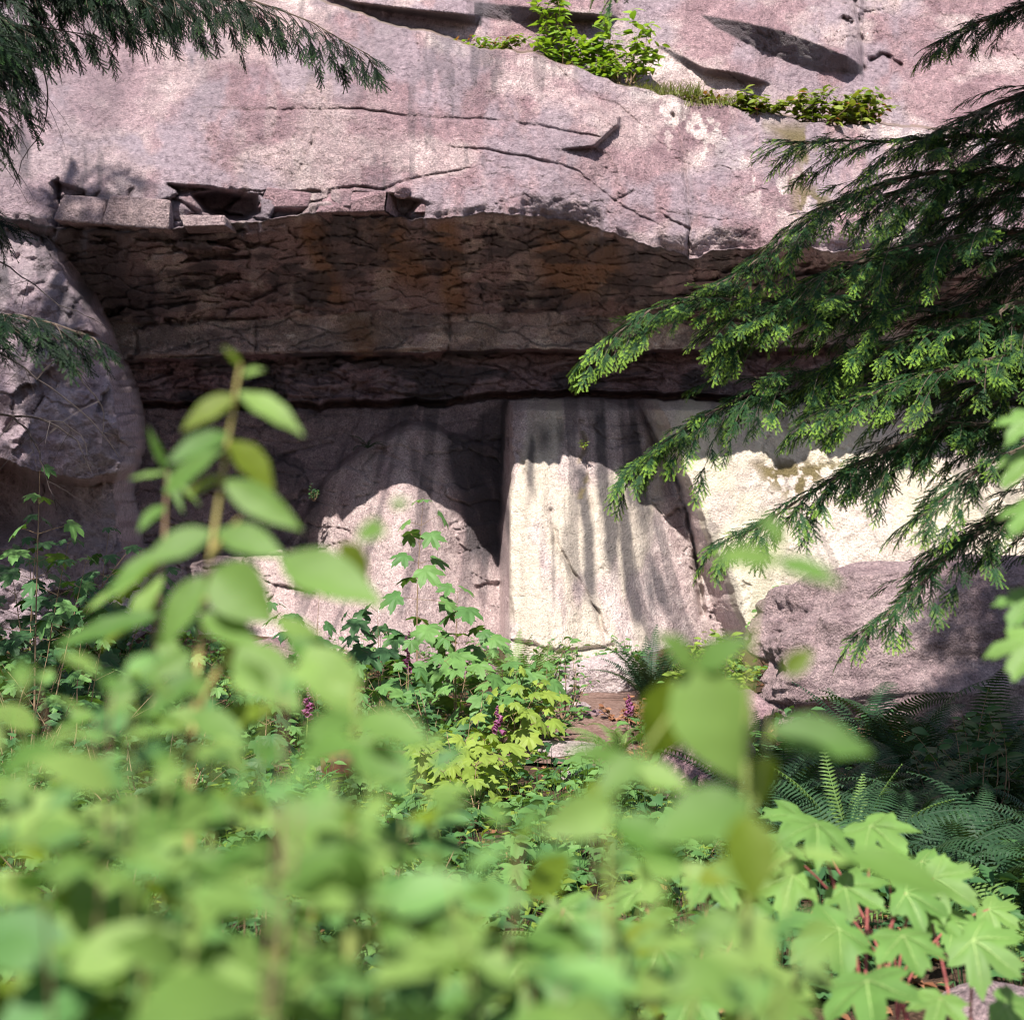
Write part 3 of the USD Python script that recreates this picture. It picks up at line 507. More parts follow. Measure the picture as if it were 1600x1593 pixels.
def maple_leaf(rng, droop=.3, veins=False):
    """five-lobed leaf: x runs from the stalk to the middle tip"""
    ang = [a for a, _ in HALF]; rad = [r for _, r in HALF]
    A = np.radians(np.r_[ang, [-a for a in ang[:0:-1]]]); Rr = np.r_[rad, rad[:0:-1]] * np.array([1 + rng.uniform(-.07, .07) for _ in range(len(ang) * 2 - 1)])
    n = len(A); lev = (.45, .75, 1.0); fx = rng.uniform(-.12, .12)
    def zz(x, y):
        r, a = np.hypot(x, y), np.arctan2(y, x)
        return -droop * r ** 2 + .10 * r * np.abs(np.sin(a * 3.4)) + fx * x * y + .02 * np.sin(9 * x + 4 * y)
    V = [[0, 0, 0]]
    for k in lev:
        x, y = Rr * k * np.cos(A), Rr * k * np.sin(A); V += np.stack([x, y, zz(x, y)], 1).tolist()
    fc = []
    for i in range(n):
        j = (i + 1) % n
        if i == ang.__len__() - 1: pass
        fc.append([0, 1 + i, 1 + j])
        for k in range(len(lev) - 1):
            a, b = 1 + k * n, 1 + (k + 1) * n
            fc += [[a + i, b + i, b + j], [a + i, b + j, a + j]]
    leaf = np.array(V), np.array(fc)
    if not veins: return leaf, None
    parts = []
    for deg, ln in ((0, .9), (49, .84), (-49, .84), (99, .5), (-99, .5)):
        a = math.radians(deg); t = np.linspace(0.0, ln, 7); w = .011 * (1.1 - t / ln); rows = []
        for s_ in (-1, 1):
            x, y = t * math.cos(a) - s_ * w * math.sin(a), t * math.sin(a) + s_ * w * math.cos(a); rows.append(np.stack([x, y, zz(x, y) + .012], 1))
        v, f = grid_mesh(np.stack(rows, 1)); parts.append((v, f[:, ::-1]))
        for q in (.3, .5, .7):
            for s_ in (-1, 1):
                p0 = N([math.cos(a), math.sin(a)]) * q * ln; b = a + s_ * .75; p1 = p0 + .16 * (1.2 - q) * ln * N([math.cos(b), math.sin(b)]); nn = N([-math.sin(b), math.cos(b)]) * .004
                c = np.array([p0 + nn, p0 - nn, p1]); parts.append((np.c_[c, zz(c[:, 0], c[:, 1]) + .012], N([[0, 1, 2]])))
    return leaf, join(parts)
def leafn(rng, out, tilt=.5, side=.25, cam=.0):
    """a leaf's upper side looks up, a little outward"""
    return unit(N([rng.gauss(0, side), rng.gauss(0, side), 1.0]) + tilt * N([out[0], out[1], 0]) + cam * N([0, -1., 0]))

def near_shrub(label, tops, mat='leaf_near', stem='stem_tan', lsize=.085, name='leafy_shrub', nodes=7, gap=.058, group=None, seed=1, cam=.75, thick=.0017):
    """stems rising from the ground to TOPS (px, py, Y), with pairs of pointed leaves crosswise"""
    rng = random.Random(seed); p0 = at(*tops[0]); root = on(p0[0], p0[1])
    t = thing(name, label, 'shrub', root, 0, group); nl = 0
    for k, tp in enumerate(tops):
        top = at(tp[0], tp[1], tp[2]) - root; foot = N([top[0] * .35 + rng.gauss(0, .04), top[1] * .35 + rng.gauss(0, .04), -.02])
        lean = N([rng.gauss(0, .05), rng.gauss(0, .05), 0])
        P = spline([foot, foot * .4 + top * .6 * N([1, 1, .75]) + lean, top], 16)
        obj('stem', tube(P, np.linspace(thick, thick * .45, 16), 6), M[stem], t, True)
        s = np.r_[0, np.cumsum(np.linalg.norm(np.diff(P, axis=0), axis=1))]; a0 = rng.uniform(0, 3.14)
        for q in range(nodes):
            u = s[-1] - .006 - gap * q * rng.uniform(.85, 1.1)
            if u < .3: break
            b = N([np.interp(u, s, P[:, c]) for c in range(3)])
            for side in (0, 1):
                if rng.random() < .08: continue
                a = a0 + q * 1.57 + side * math.pi + rng.gauss(0, .22)
                ls = lsize * (min(1, .35 + .28 * q)) * rng.uniform(.8, 1.2)
                rise = .9 - .38 * q if q < 3 else rng.uniform(-.35, .1)
                d = unit(N([math.cos(a), math.sin(a), rise])); st = b + d * .012
                v, f = ovate(rng, 1, rng.uniform(.42, .54), rng.uniform(.15, .42), rng.uniform(.1, .35))
                obj('leaf', (place(v, st, d, leafn(rng, (math.cos(a), math.sin(a)), .15, .3, cam), ls), f), M['leaf_olive' if rng.random() < .06 and tp[2] > 1 else 'leaf_maple' if rng.random() < .3 else mat], t, True)
    return t

def maple(label, base, height, tiers, leaf, mat='leaf_maple', stem='stem_brown', seed=1, name='maple_sapling', lean=(0, 0), cam=.5, veins=False, pet=.9, start=.35, group=None, droop=(.15, .45), cat='sapling', multi=1, spread=.0):
    rng = random.Random(seed); t = thing(name, label, cat, base, 0, group)
    for m_ in range(multi):
        aa = rng.uniform(0, 6.28); off = N([math.cos(aa), math.sin(aa), 0]) * spread * (m_ > 0) * rng.uniform(.6, 1.1)
        hh = height * (1 if m_ == 0 else rng.uniform(.6, .95)); top = N([lean[0], lean[1], hh]) + off
        P = spline([N([0, 0, -.03]), top * N([.35, .35, .5]) + N([rng.gauss(0, .03), rng.gauss(0, .03), 0]), top], 14)
        obj('stem', tube(P, np.linspace(.0035 + .003 * hh, .0015, 14), 5), M[stem], t, True)
        a0 = rng.uniform(0, 3.14); petioles = []
        for q in range(tiers):
            u = 1 - (1 - start) * (q / max(tiers - 1, 1)) ** .9; b = N([np.interp(u, np.linspace(0, 1, 14), P[:, c]) for c in range(3)])
            for side in range(2):
                if rng.random() < .06: continue
                a = a0 + q * 1.57 + side * math.pi + rng.gauss(0, .3); ls = leaf * (.55 + .45 * min(1, q / 2.5)) * rng.uniform(.75, 1.15)
                d = unit(N([math.cos(a), math.sin(a), .65 - .12 * q + rng.gauss(0, .12)])); pl = ls * pet * rng.uniform(.6, 1.3) * (.5 + .5 * min(1, q / 2))
                e_ = b + d * pl; petioles.append(tube(np.stack([b, b + d * pl * .5 + N([0, 0, .02 * pl]), e_]), [.0022, .0018, .0016], 4))
                ld = unit(N([math.cos(a + rng.gauss(0, .4)), math.sin(a + rng.gauss(0, .4)), -.45 + rng.gauss(0, .25)]))
                (v, f), ve = maple_leaf(rng, rng.uniform(*droop), veins); nn = leafn(rng, (math.cos(a), math.sin(a)), .35, .22, cam)
                lf = obj('leaf', (place(v, e_, ld, nn, ls * .62), f), M[mat], t, True)
                if veins: obj('vein', (place(ve[0], e_, ld, nn, ls * .62), ve[1]), M['vein'], lf, True)
        obj('petiole', join(petioles), M['stem_red'] if stem == 'stem_red' else M[stem], t)
    return t

def frond(rng, L, a, rise, arch, npin=34, w=.12, pin_w=.022):
    """one fern frond: midrib curve with pairs of narrow leaflets"""
    n = npin; u = np.linspace(0, 1, n + 4); el = rise - arch * u ** 1.3
    st = L / (n + 3); h = np.r_[0, np.cumsum(np.cos(el[:-1]) * st)]; z = np.r_[0, np.cumsum(np.sin(el[:-1]) * st)]
    bend = rng.gauss(0, .25); aa = a + bend * u ** 2
    P = np.stack([np.cos(aa) * h, np.sin(aa) * h, z], 1)
    parts = [tube(P[::2], np.linspace(.0035, .001, len(P[::2])), 3)]; roll = rng.gauss(0, .25)
    for i in range(3, n + 3):
        t = unit(P[i + 1] - P[i - 1]) if i + 1 < len(P) else unit(P[i] - P[i - 1]); y = unit(np.cross(N([0, 0, 1.]), t)); nrm = np.cross(t, y); y = y * math.cos(roll) + nrm * math.sin(roll)
        q = (i - 3) / n; ln = w * L * (math.sin(math.pi * min(1, .18 + .82 * q) ** .75) ** .7) * rng.uniform(.9, 1.08) + .004
        for s_ in (-1, 1):
            d = unit(s_ * y + .28 * t - .22 * nrm); pw = pin_w * L * (1 - .4 * q); b = P[i]
            parts.append((np.array([b - t * pw * .5, b + d * ln * .45 - t * pw * .42 + nrm * .004, b + d * ln - .06 * ln * nrm, b + d * ln * .45 + t * pw * .42 + nrm * .004, b + t * pw * .5]), N([[0, 1, 4], [1, 3, 4], [1, 2, 3]])))
    return join(parts)
def fern(label, loc, L, nf, mat='fern', seed=1, group=None, arc=(0, 6.283), rise=(.9, 1.35), arch=(.9, 1.9), name='sword_fern', npin=34, w=.12):
    rng = random.Random(seed); t = thing(name, label, 'fern', loc, 0, group)
    for k in range(nf):
        a = arc[0] + (arc[1] - arc[0]) * (k + rng.uniform(-.3, .3)) / nf
        obj('frond', frond(rng, L * rng.uniform(.7, 1.1), a, rng.uniform(*rise), rng.uniform(*arch), npin, w), M[mat], t)
    return t

def bush(label, loc, rx, ry, h, n, leaf, mat, seed=1, name='bush', cat='bush', stems=8, group=None, W=.5, mats=None, up=.6):
    """many-stemmed bush: twigs from the foot, alternate leaves along each; every leaf is a mesh of its own"""
    rng = random.Random(seed); t = thing(name, label, cat, loc, 0, group); per = max(1, n // stems)
    for k in range(stems):
        a = rng.uniform(0, 6.28); r = math.sqrt(rng.random()); top = N([rx * r * math.cos(a), ry * r * math.sin(a), h * (1 - .55 * r * r) * rng.uniform(.7, 1.05)])
        foot = N([top[0] * .25, top[1] * .25, -.02]); P = spline([foot, (foot + top) / 2 + N([rng.gauss(0, .06) * h, rng.gauss(0, .06) * h, .06 * h]), top], 9)
        obj('stem', tube(P, np.linspace(.004 + .004 * h, .0015, 9), 4), M['stem_brown'], t)
        for q in range(per):
            u = 1 - .8 * (q / per) ** 1.0; b = N([np.interp(u, np.linspace(0, 1, 9), P[:, c]) for c in range(3)]) + N([rng.gauss(0, .03), rng.gauss(0, .03), rng.gauss(0, .02)]) * h
            a2 = q * 2.4 + rng.gauss(0, .4); d = unit(N([math.cos(a2), math.sin(a2), rng.uniform(-.3, up)])); ls = leaf * rng.uniform(.65, 1.25)
            v, f = ovate(rng, 1, W, rng.uniform(.05, .4), rng.uniform(0, .4), seg=4)
            m_ = mat if not mats or rng.random() > mats[1] else mats[0]
            obj('leaf', (place(v, b, d, leafn(rng, (d[0], d[1]), .3, .35, .35), ls), f), M[m_], t, True)
    return t

# ------------------------------------------------------------------ conifers
def spray(rng, bright):
    """a flat hemlock spray one unit long: twig with side twigs, short needles in two rows; 'tip' marks the young ends"""
    parts, tips = [], []
    def add(p, t): parts.append(p); tips.append(np.full(len(p[0]), t))
    def twig(P, young):
        L_ = np.linalg.norm(np.diff(P, axis=0), axis=1).sum(); n = max(4, int(L_ / .023)); u = np.linspace(.04, 1, n)
        add(tube(P, np.linspace(.010, .004, len(P)), 3), .0)
        s = np.linspace(0, 1, len(P)); t = unit(P[-1] - P[0]); y = unit(np.cross(N([0, 0, 1.]), t))
        for q in u:
            b = N([np.interp(q, s, P[:, c]) for c in range(3)]); tip = bright * (sstep(.35, .75, q) if young else .0)
            for sd in (-1, 1):
                ln = rng.uniform(.050, .080) * (1 - .3 * q); d = unit(sd * y + t * rng.uniform(.25, .7) + N([0, 0, rng.gauss(.05, .25)])); w = t * .0085
                add((np.array([b - w, b + d * ln * .5 - w * 1.1, b + d * ln, b + d * ln * .5 + w * 1.1, b + w]), N([[0, 1, 4], [1, 3, 4], [1, 2, 3]])), float(tip))
    def path(b, d, L_):
        k = np.linspace(0, 1, 5)[:, None]; return b + d * L_ * k + N([0, 0, -.22 * L_]) * k ** 2
    main = path(N([0, 0, 0.]), N([1., 0, .04]), 1.0); twig(main, True)
    for i in range(7):
        q = .05 + .8 * i / 7; b = N([np.interp(q, np.linspace(0, 1, 5), main[:, c]) for c in range(3)]); sd = (-1) ** i; a = sd * rng.uniform(.38, .7)
        twig(path(b, N([math.cos(a), math.sin(a), rng.uniform(-.12, .08)]), (.55 - .30 * q) * rng.uniform(.6, 1.1)), True)
    v, f = join(parts); return v, f, np.concatenate(tips)
SPR = random.Random(11)
SPRAYS = [spray(SPR, b) for b in (1.0, .55, .2, .06)]
def conifer_branch(tree, root, pts, mat, rng, sec=.062, slen=.42, droop=.26, size=.126, bright=.5, r0=.022, pend=.0, foliage=True, axis=False):
    P = spline(np.array(pts), 30) - root; s = np.r_[0, np.cumsum(np.linalg.norm(np.diff(P, axis=0), axis=1))]; Lb = s[-1]
    P += np.cumsum(N([[rng.gauss(0, .006), rng.gauss(0, .006), rng.gauss(0, .006)] for _ in range(30)]), axis=0)
    wood, inst = [tube(P, np.linspace(r0, .003, 30), 5)], []
    k, u = 0, Lb * .12
    while u < Lb:
        q = u / Lb; b = N([np.interp(u, s, P[:, c]) for c in range(3)]); i = min(28, int(q * 29)); t = unit(P[i + 1] - P[i]); y = unit(np.cross(N([0, 0, 1.]), t)); sd = (-1) ** k
        ln = slen * Lb * (1 - q) ** .75 * min(1, .35 + q * 2.4) * rng.uniform(.55, 1.15) + .10
        ln = min(ln, 1.05); a = rng.uniform(.38, .85)
        d = unit(t * math.cos(a) + sd * y * math.sin(a) + N([0, 0, rng.gauss(.02, .14)])); n = 7
        g = np.linspace(0, 1, n)[:, None]; Q = b + d * ln * g * (1 - pend * .5 * g) + N([0, 0, -(droop * rng.uniform(.6, 1.3) * ln)]) * g ** 2 - N([0, 0, pend * ln]) * g ** 1.3
        wood.append(tube(Q, np.linspace(.0045 * (1 - q) + .0022, .0012, n), 3))
        m = max(1, int(ln / (size * .42)))
        for w in range(m):
            v = (w + rng.uniform(.3, .9)) / m; c = N([np.interp(v, g[:, 0], Q[:, z]) for z in range(3)]); td = unit(Q[-1] - Q[-2] if v > .6 else Q[2] - Q[0]); yy = unit(np.cross(N([0, 0, 1.]), td)); sg = (-1) ** w
            a2 = rng.uniform(.2, .55); dd = unit(td * math.cos(a2) + sg * yy * math.sin(a2) + N([0, 0, rng.gauss(-.10, .16)])); inst.append((c, dd, v, q))
        inst.append((Q[-1] - d * .03, unit(Q[-1] - Q[-2]), 1.0, q))
        u += sec * rng.uniform(.7, 1.3) * (1.15 - .4 * q); k += 1
    if axis:
        for u in np.arange(Lb * .2, Lb, .05):
            i = min(28, int(u / Lb * 29)); t = unit(P[i + 1] - P[i]); y = unit(np.cross(N([0, 0, 1.]), t)); b = N([np.interp(u, s, P[:, c]) for c in range(3)])
            inst.append((b + N([0, 0, .008]), unit(t + y * rng.gauss(0, .5) + N([0, 0, rng.uniform(-.05, .30)])), rng.random(), u / Lb))
    inst.append((P[-1] - unit(P[-1] - P[-3]) * .05, unit(P[-1] - P[-3]), 1., 1.))
    br = obj('branch', join(wood), M['bark'], tree)
    if not foliage: return
    path = numbered(br.GetPath(), 'foliage'); pi = UsdGeom.PointInstancer.Define(stage, path); tag(pi, kind='stuff')
    for z, (v, f, tip) in enumerate(SPRAYS):
        m = usdkit.mesh(stage, f'{path}/spray_{z:03d}' if z else f'{path}/spray', (v, f), M[mat]); cprim(m, 'tip', np.repeat(tip[:, None], 3, 1)); pi.CreatePrototypesRel().AddTarget(m.GetPath())
    pos, idx, ori, sc = [], [], [], []
    for c, d, v, q in inst:
        nrm = unit(N([rng.gauss(0, .35), -.25 + rng.gauss(0, .35), 1.])); fr = frame(d, nrm); m4 = np.eye(4); m4[:3, :3] = fr.T
        w, x, y, z = trimesh.transformations.quaternion_from_matrix(m4); ori.append(Gf.Quath(float(w), float(x), float(y), float(z)))
        pos.append(c); z_ = v * .6 + q * .4 + rng.gauss(0, .12) - (1 - bright) * .5; idx.append(0 if z_ > .66 else 1 if z_ > .46 else 2 if z_ > .22 else 3)
        k_ = size * rng.uniform(.75, 1.25); sc.append((k_, k_, k_))
    pi.CreatePositionsAttr(Vt.Vec3fArray.FromNumpy(np.array(pos, np.float32))); pi.CreateProtoIndicesAttr(Vt.IntArray(idx)); pi.CreateOrientationsAttr(Vt.QuathArray(ori)); pi.CreateScalesAttr(Vt.Vec3fArray.FromNumpy(np.array(sc, np.float32)))
def px3(l): return [at(*q) for q in l]
def crown(tree, root, h0, h1, n, length, mat, rng, arc, **k):
    """whorled branches round the trunk, out of the picture: the rest of a crown and sets added for shade"""
    for i in range(n):
        z = h0 + (h1 - h0) * (i + rng.random()) / n; a = rng.uniform(*arc); ln = length * (1 - .6 * (z - h0) / max(h1 - h0, 1)) * rng.uniform(.8, 1.1); d = N([math.cos(a), math.sin(a), 0])
        o_ = root + N([0, 0, z]); conifer_branch(tree, root, [o_, o_ + d * ln * .5 + N([0, 0, .05]), o_ + d * ln - N([0, 0, .28 * ln])], mat, rng, sec=.13, size=.27, **k)

rng = random.Random(21)
hr = on(3.45, 8.2)
hem = thing('hemlock_tree', 'large hemlock at right with layered sprays tipped light green', 'tree', hr)
tz = np.linspace(0, 12, 24); obj('trunk', tube(np.stack([.03 * np.sin(tz), .02 * np.cos(tz * .8), tz - .1], 1), np.linspace(.19, .05, 24), 12), M['bark'], hem, True)
BR = [([(1780, 330, 8.1), (1500, 275, 7.6), (1330, 310, 7.3), (1210, 390, 7.1), (1105, 462, 7.0)], .8, .36), ([(1780, 240, 8.1), (1550, 215, 7.7), (1400, 225, 7.5), (1225, 225, 7.3)], .75, .34),
      ([(1780, 560, 8), (1500, 490, 7.4), (1250, 470, 7.1), (1060, 478, 6.9), (922, 562, 6.8)], .85, .33), ([(1780, 620, 7.8), (1500, 570, 7.2), (1300, 585, 7.0), (1150, 635, 6.8), (985, 750, 6.7)], .8, .30),
      ([(1780, 690, 7.6), (1500, 665, 7), (1350, 720, 6.8), (1230, 790, 6.6), (1105, 858, 6.5)], .45, .2), ([(1780, 820, 7.4), (1560, 790, 6.9), (1460, 860, 6.7), (1410, 910, 6.6), (1350, 965, 6.5)], .35, .22),
      ([(1780, 480, 7.6), (1620, 480, 7), (1510, 510, 6.8), (1330, 560, 6.7)], .8, .4), ([(1780, 400, 7.9), (1600, 370, 7.5), (1400, 390, 7.2), (1230, 450, 7.0), (1120, 540, 6.9)], .7, .36), ([(1780, 600, 7.4), (1600, 560, 6.7), (1440, 590, 6.5), (1260, 665, 6.4)], .8, .36),
      ([(1780, 60, 8.5), (1650, 5, 8), (1560, 15, 7.6), (1445, 65, 7.3)], .2, .2), ([(1780, 160, 8.3), (1650, 140, 8), (1530, 180, 7.8), (1440, 225, 7.7)], .15, .4),
      ([(1780, 420, 8.6), (1600, 400, 8.6), (1420, 420, 8.5), (1300, 500, 8.3)], .2, .4), ([(1780, 650, 8.5), (1600, 620, 8.4), (1450, 660, 8.2), (1320, 730, 8)], .2, .34), ([(1780, 330, 8.6), (1600, 300, 8.6), (1480, 330, 8.5), (1370, 400, 8.4)], .15, .42),
      ([(1780, 270, 8.2), (1650, 255, 7.8), (1500, 280, 7.6), (1360, 330, 7.5)], .35, .4), ([(1780, 720, 7.3), (1650, 690, 6.7), (1560, 720, 6.5), (1450, 790, 6.4)], .45, .3), ([(1780, 520, 8.4), (1600, 500, 8.4), (1450, 540, 8.2), (1250, 620, 8)], .3, .36),
      ([(1780, 300, 9.0), (1620, 280, 9.0), (1500, 300, 8.9), (1380, 360, 8.8)], .05, .5), ([(1780, 380, 9.0), (1640, 400, 9.0), (1540, 440, 8.9), (1420, 520, 8.8)], .05, .5), ([(1780, 560, 9.0), (1640, 560, 9.0), (1540, 620, 8.8), (1440, 700, 8.7)], .05, .5), ([(1780, 800, 8), (1680, 760, 7.8), (1580, 800, 7.6), (1480, 860, 7.5)], .1, .4), ([(1780, 200, 8.8), (1660, 190, 8.6), (1560, 230, 8.4), (1460, 300, 8.3)], .1, .5)]
for p, b, sl in BR: conifer_branch(hem, hr, px3(p), 'needle', rng, bright=b, slen=sl, pend=.05, axis=True)
crown(hem, hr, 2.6, 7.5, 16, 3.0, 'needle', rng, (-2.0, .4), bright=.4); crown(hem, hr, 5.1, 8.5, 20, 4.4, 'needle', rng, (-2.35, -1.2), bright=.4)  # second set: long unseen branches added to shade the ferns

lr = on(-6.2, 9.4)
fir = thing('fir_tree', 'dark conifer at left whose drooping boughs hang into the upper left corner', 'tree', lr)
tz = np.linspace(0, 13.4, 24); obj('trunk', tube(np.stack([.03 * np.sin(tz), .02 * np.cos(tz * .8), tz - .1], 1), np.linspace(.24, .06, 24), 12), M['bark'], fir, True)
for p, b in (([(-700, -110, 9.2), (-100, -50, 8.7), (150, -25, 8.4), (380, 5, 8.2), (575, 92, 8.0)], .35), ([(-700, -30, 9.2), (-150, 0, 8.6), (0, 15, 8.2), (130, 40, 8.0)], .1), ([(-700, -200, 9.3), (0, -120, 8.8), (250, -60, 8.6), (440, 10, 8.4)], .2),
             ([(-700, 60, 9.2), (-200, 60, 8.4), (-60, 70, 8.0), (40, 110, 7.8)], .05)):
    conifer_branch(fir, lr, px3(p), 'needle_dark', rng, bright=b, slen=.15, pend=.42, droop=.25, sec=.055)
conifer_branch(fir, lr, px3([(-700, 300, 9.2), (-200, 420, 7.2), (-40, 490, 6.3), (80, 505, 6.0), (172, 535, 5.9)]), 'needle_dark', rng, bright=.0, slen=.16, pend=.12)
for p in ([(-700, -20, 8.9), (-250, 0, 8.0), (-80, 60, 7.5), (35, 120, 7.3)], [(-700, -90, 9.0), (-200, -90, 8.2), (100, -60, 7.8), (250, 20, 7.7)], [(-700, -60, 8.9), (-250, -60, 8.1), (-60, 0, 7.7), (60, 60, 7.5)], [(-700, 40, 8.8), (-250, 60, 8.0), (-90, 110, 7.6), (15, 170, 7.4)], [(-700, -90, 9.0), (-200, -80, 8.3), (60, -40, 8.0), (190, 50, 7.9)], [(-700, -120, 9.0), (-100, -90, 8.4), (180, -50, 8.2), (300, 30, 8.1)]): conifer_branch(fir, lr, px3(p), 'needle_dark', rng, bright=.0, slen=.2, pend=.3, axis=True)
crown(fir, lr, 3.0, 12.5, 44, 2.8, 'needle_dark', rng, (-2.4, 1.3), bright=.2)
crown(fir, lr, 4.6, 8.5, 16, 4.5, 'needle_dark', rng, (-1.25, -.55), bright=.2)  # longer unseen branches added to shade the plants at left
for p, r in (([(-60, 40, 7.9), (30, 75, 7.8), (62, 115, 7.8), (78, 165, 7.8), (72, 215, 7.8), (40, 265, 7.8), (22, 310, 7.8)], .007), ([(20, 100, 7.8), (50, 135, 7.8), (70, 160, 7.7), (78, 190, 7.7)], .005), ([(-20, 120, 7.8), (14, 160, 7.8), (24, 200, 7.8), (36, 240, 7.8)], .004), ([(-30, 150, 7.7), (0, 190, 7.7), (8, 230, 7.7), (-5, 270, 7.7)], .004),
             ([(-120, 480, 7.2), (10, 560, 7), (80, 610, 7), (150, 670, 7), (190, 725, 7)], .008), ([(-120, 640, 7), (20, 650, 7), (90, 668, 7), (130, 700, 7), (150, 745, 7)], .009), ([(-120, 640, 7), (20, 655, 7), (80, 665, 6.9), (125, 690, 6.9), (135, 720, 6.9)], .006), ([(60, 595, 7), (110, 560, 7), (135, 600, 7), (160, 640, 7), (155, 690, 7)], .005), ([(20, 655, 7), (60, 700, 7), (80, 760, 7), (90, 800, 7)], .005),
             ([(-60, 380, 7.4), (40, 430, 7.3), (100, 480, 7.2), (140, 500, 7.2)], .005)):
    Q = spline(px3(p), 18) - lr; Q += np.cumsum(N([[rng.gauss(0, .006) for _ in range(3)] for _ in range(18)]), axis=0)
    tw = [tube(Q, np.linspace(r, .0015, 18), 4)]
    for z in range(5):
        i = rng.randrange(3, 17); d = unit(N([rng.gauss(0, 1), rng.gauss(0, .6), -.6])); ln = rng.uniform(.08, .28); tw.append(tube(Q[i] + d * np.linspace(0, ln, 4)[:, None] + N([[0, 0, -.2 * ln * e_ ** 2] for e_ in np.linspace(0, 1, 4)]), [.002, .0016, .0012, .0008], 3))
    obj('dead_branch', join(tw), M['dead'], fir)

# ------------------------------------------------------------------ plants of the ledge
def YE(px):
    s = (float(L(px)) - float(E(px))) * K; return float(YL(px)) + .34 * s + .085 * s * s
def ledge(px, dy=0.0, dY=.35): return at(px, float(E(px)) + dy, YE(px) + dY)
bush('tall bright yellow green bush on the ledge, left of centre of the upper wall', ledge(975, -4), .50, .28, .88, 295, .150, 'leaf_bush', 1, stems=14, mats=('leaf_lime', .3))
bush('bright green leafy bush on the ledge touching the taller one on its left', ledge(880, 6), .42, .24, .62, 280, .135, 'leaf_bush', 2, stems=12, mats=('leaf_lime', .3))
bush('slender upright bush on the ledge with its top at the picture edge', ledge(858, -20, .5), .18, .15, .95, 140, .135, 'leaf_bush', 12, stems=5, mats=('leaf_lime', .3))
bush('low leafy fringe on the ledge with some red leaves, left of the bushes', ledge(770, 6), .58, .15, .24, 260, .085, 'leaf_bush', 3, stems=22, name='low_shrub', mats=('leaf_red', .15))
bush('low fringe of green leaves below the bright bushes on the ledge edge', ledge(920, 12, .15), .55, .12, .26, 240, .10, 'leaf_bush', 13, stems=18, name='low_shrub', mats=('leaf_salal', .3))
bush('low reddish green fringe on the ledge between the grass and the salal', ledge(1090, 4, .12), .42, .12, .16, 200, .08, 'leaf_salal', 14, stems=20, name='low_shrub', mats=('leaf_red', .25))
for k, (x, w, n) in enumerate(((1185, .46, 280), (1275, .50, 295), (1350, .36, 280))):
    bush(('salal clump with yellow green leaves at the left end of the salal row', 'widest salal clump in the middle of the salal row on the ledge', 'salal clump at the right end of the salal row on the ledge')[k], ledge(x, 6, .12), w, .2, (.34, .52, .54)[k], n, .115, 'leaf_salal', 30 + k, name='salal_shrub', cat='shrub', stems=20, group='salal along the ledge', W=.62, mats=('leaf_red', .07))
def grass(label, loc, rx, h, n, seed, ry=.1):
    rng = random.Random(seed); t = []
    for _ in range(n):
        b = N([rng.uniform(-rx, rx), rng.uniform(-ry, ry), -.03 - .0]); a = rng.uniform(0, 6.28); ln = h * rng.uniform(.5, 1.1); d = N([math.cos(a) * .45, math.sin(a) * .45, 1.]); w = N([-math.sin(a), math.cos(a), 0]) * .004
        m = b + d * ln * .55; e_ = b + d * ln + N([math.cos(a), math.sin(a), -.9]) * .22 * ln
        t.append((np.array([b - w, b + w, m + w * .8, m - w * .8, e_]), N([[0, 1, 2], [0, 2, 3], [3, 2, 4]])))
    v, f = join(t); o = obj('grass_tuft', (v + loc, f), M['grass']); tag(o, label, 'grass', kind='stuff')
grass('dry grass tufts along the ledge right of the bushes', ledge(1040, 2, .1), .4, .2, 420, 41)
grass('thin grass on the ledge below the overhanging flake', ledge(1110, 2, .1), .3, .16, 260, 42)
fern('small dark fern in the joint above the left apron', at(575, 700, 17.3), .28, 9, 'fern', 46, rise=(.3, 1.2), name='rock_fern')
bush('tiny leafy tuft growing from the crack of the fluted pillar', at(912, 700, 16.85), .06, .05, .16, 40, .035, 'leaf_lime', 47, stems=4, name='rock_plant', cat='plant')
bush('small dark plant on the left flank of the left apron', at(490, 780, 17.2), .1, .08, .2, 40, .05, 'leaf_dark', 48, stems=4, name='rock_plant', cat='plant')

# ------------------------------------------------------------------ middle ground
def hz(py, Y, base): return float(EYE[2] + (932 - py) / F * Y - base[2])
def mp(label, px, top, Y, tiers, leaf, **k):
    b = under(px, Y); return maple(label, b, hz(top, Y, b), tiers, leaf, **k)
mp('tall maple sapling with sparse leaf pairs before the left apron', 655, 785, 12, 10, .30, seed=3, lean=(.03, 0), start=.28, cam=.6)
mp('maple sapling under the tall one, leaves spreading right', 715, 925, 11.6, 5, .34, seed=4, multi=3, spread=.35)
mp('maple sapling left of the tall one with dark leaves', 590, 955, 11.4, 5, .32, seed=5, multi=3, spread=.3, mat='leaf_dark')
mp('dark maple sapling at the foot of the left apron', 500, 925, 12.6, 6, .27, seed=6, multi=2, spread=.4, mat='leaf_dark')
mp('maple clump below the tall sapling between foxgloves', 640, 1010, 10.4, 4, .28, seed=7, multi=4, spread=.45)
mp('mid green maple clump left of the path, beside the ferns', 780, 1020, 10.6, 5, .25, seed=8, multi=4, spread=.4)
mp('fresh green maple clump against the path edge', 805, 1050, 10.3, 5, .20, seed=9, multi=5, spread=.3, mat='leaf_yellow')
mp('yellow green maple clump in the sun left of the step stone', 735, 1125, 8.6, 4, .22, seed=10, multi=6, spread=.38, mat='leaf_yellow')
mp('yellow green maple clump behind the blurred leaves at centre', 700, 1150, 8.2, 4, .22, seed=11, multi=5, spread=.35, mat='leaf_yellow')
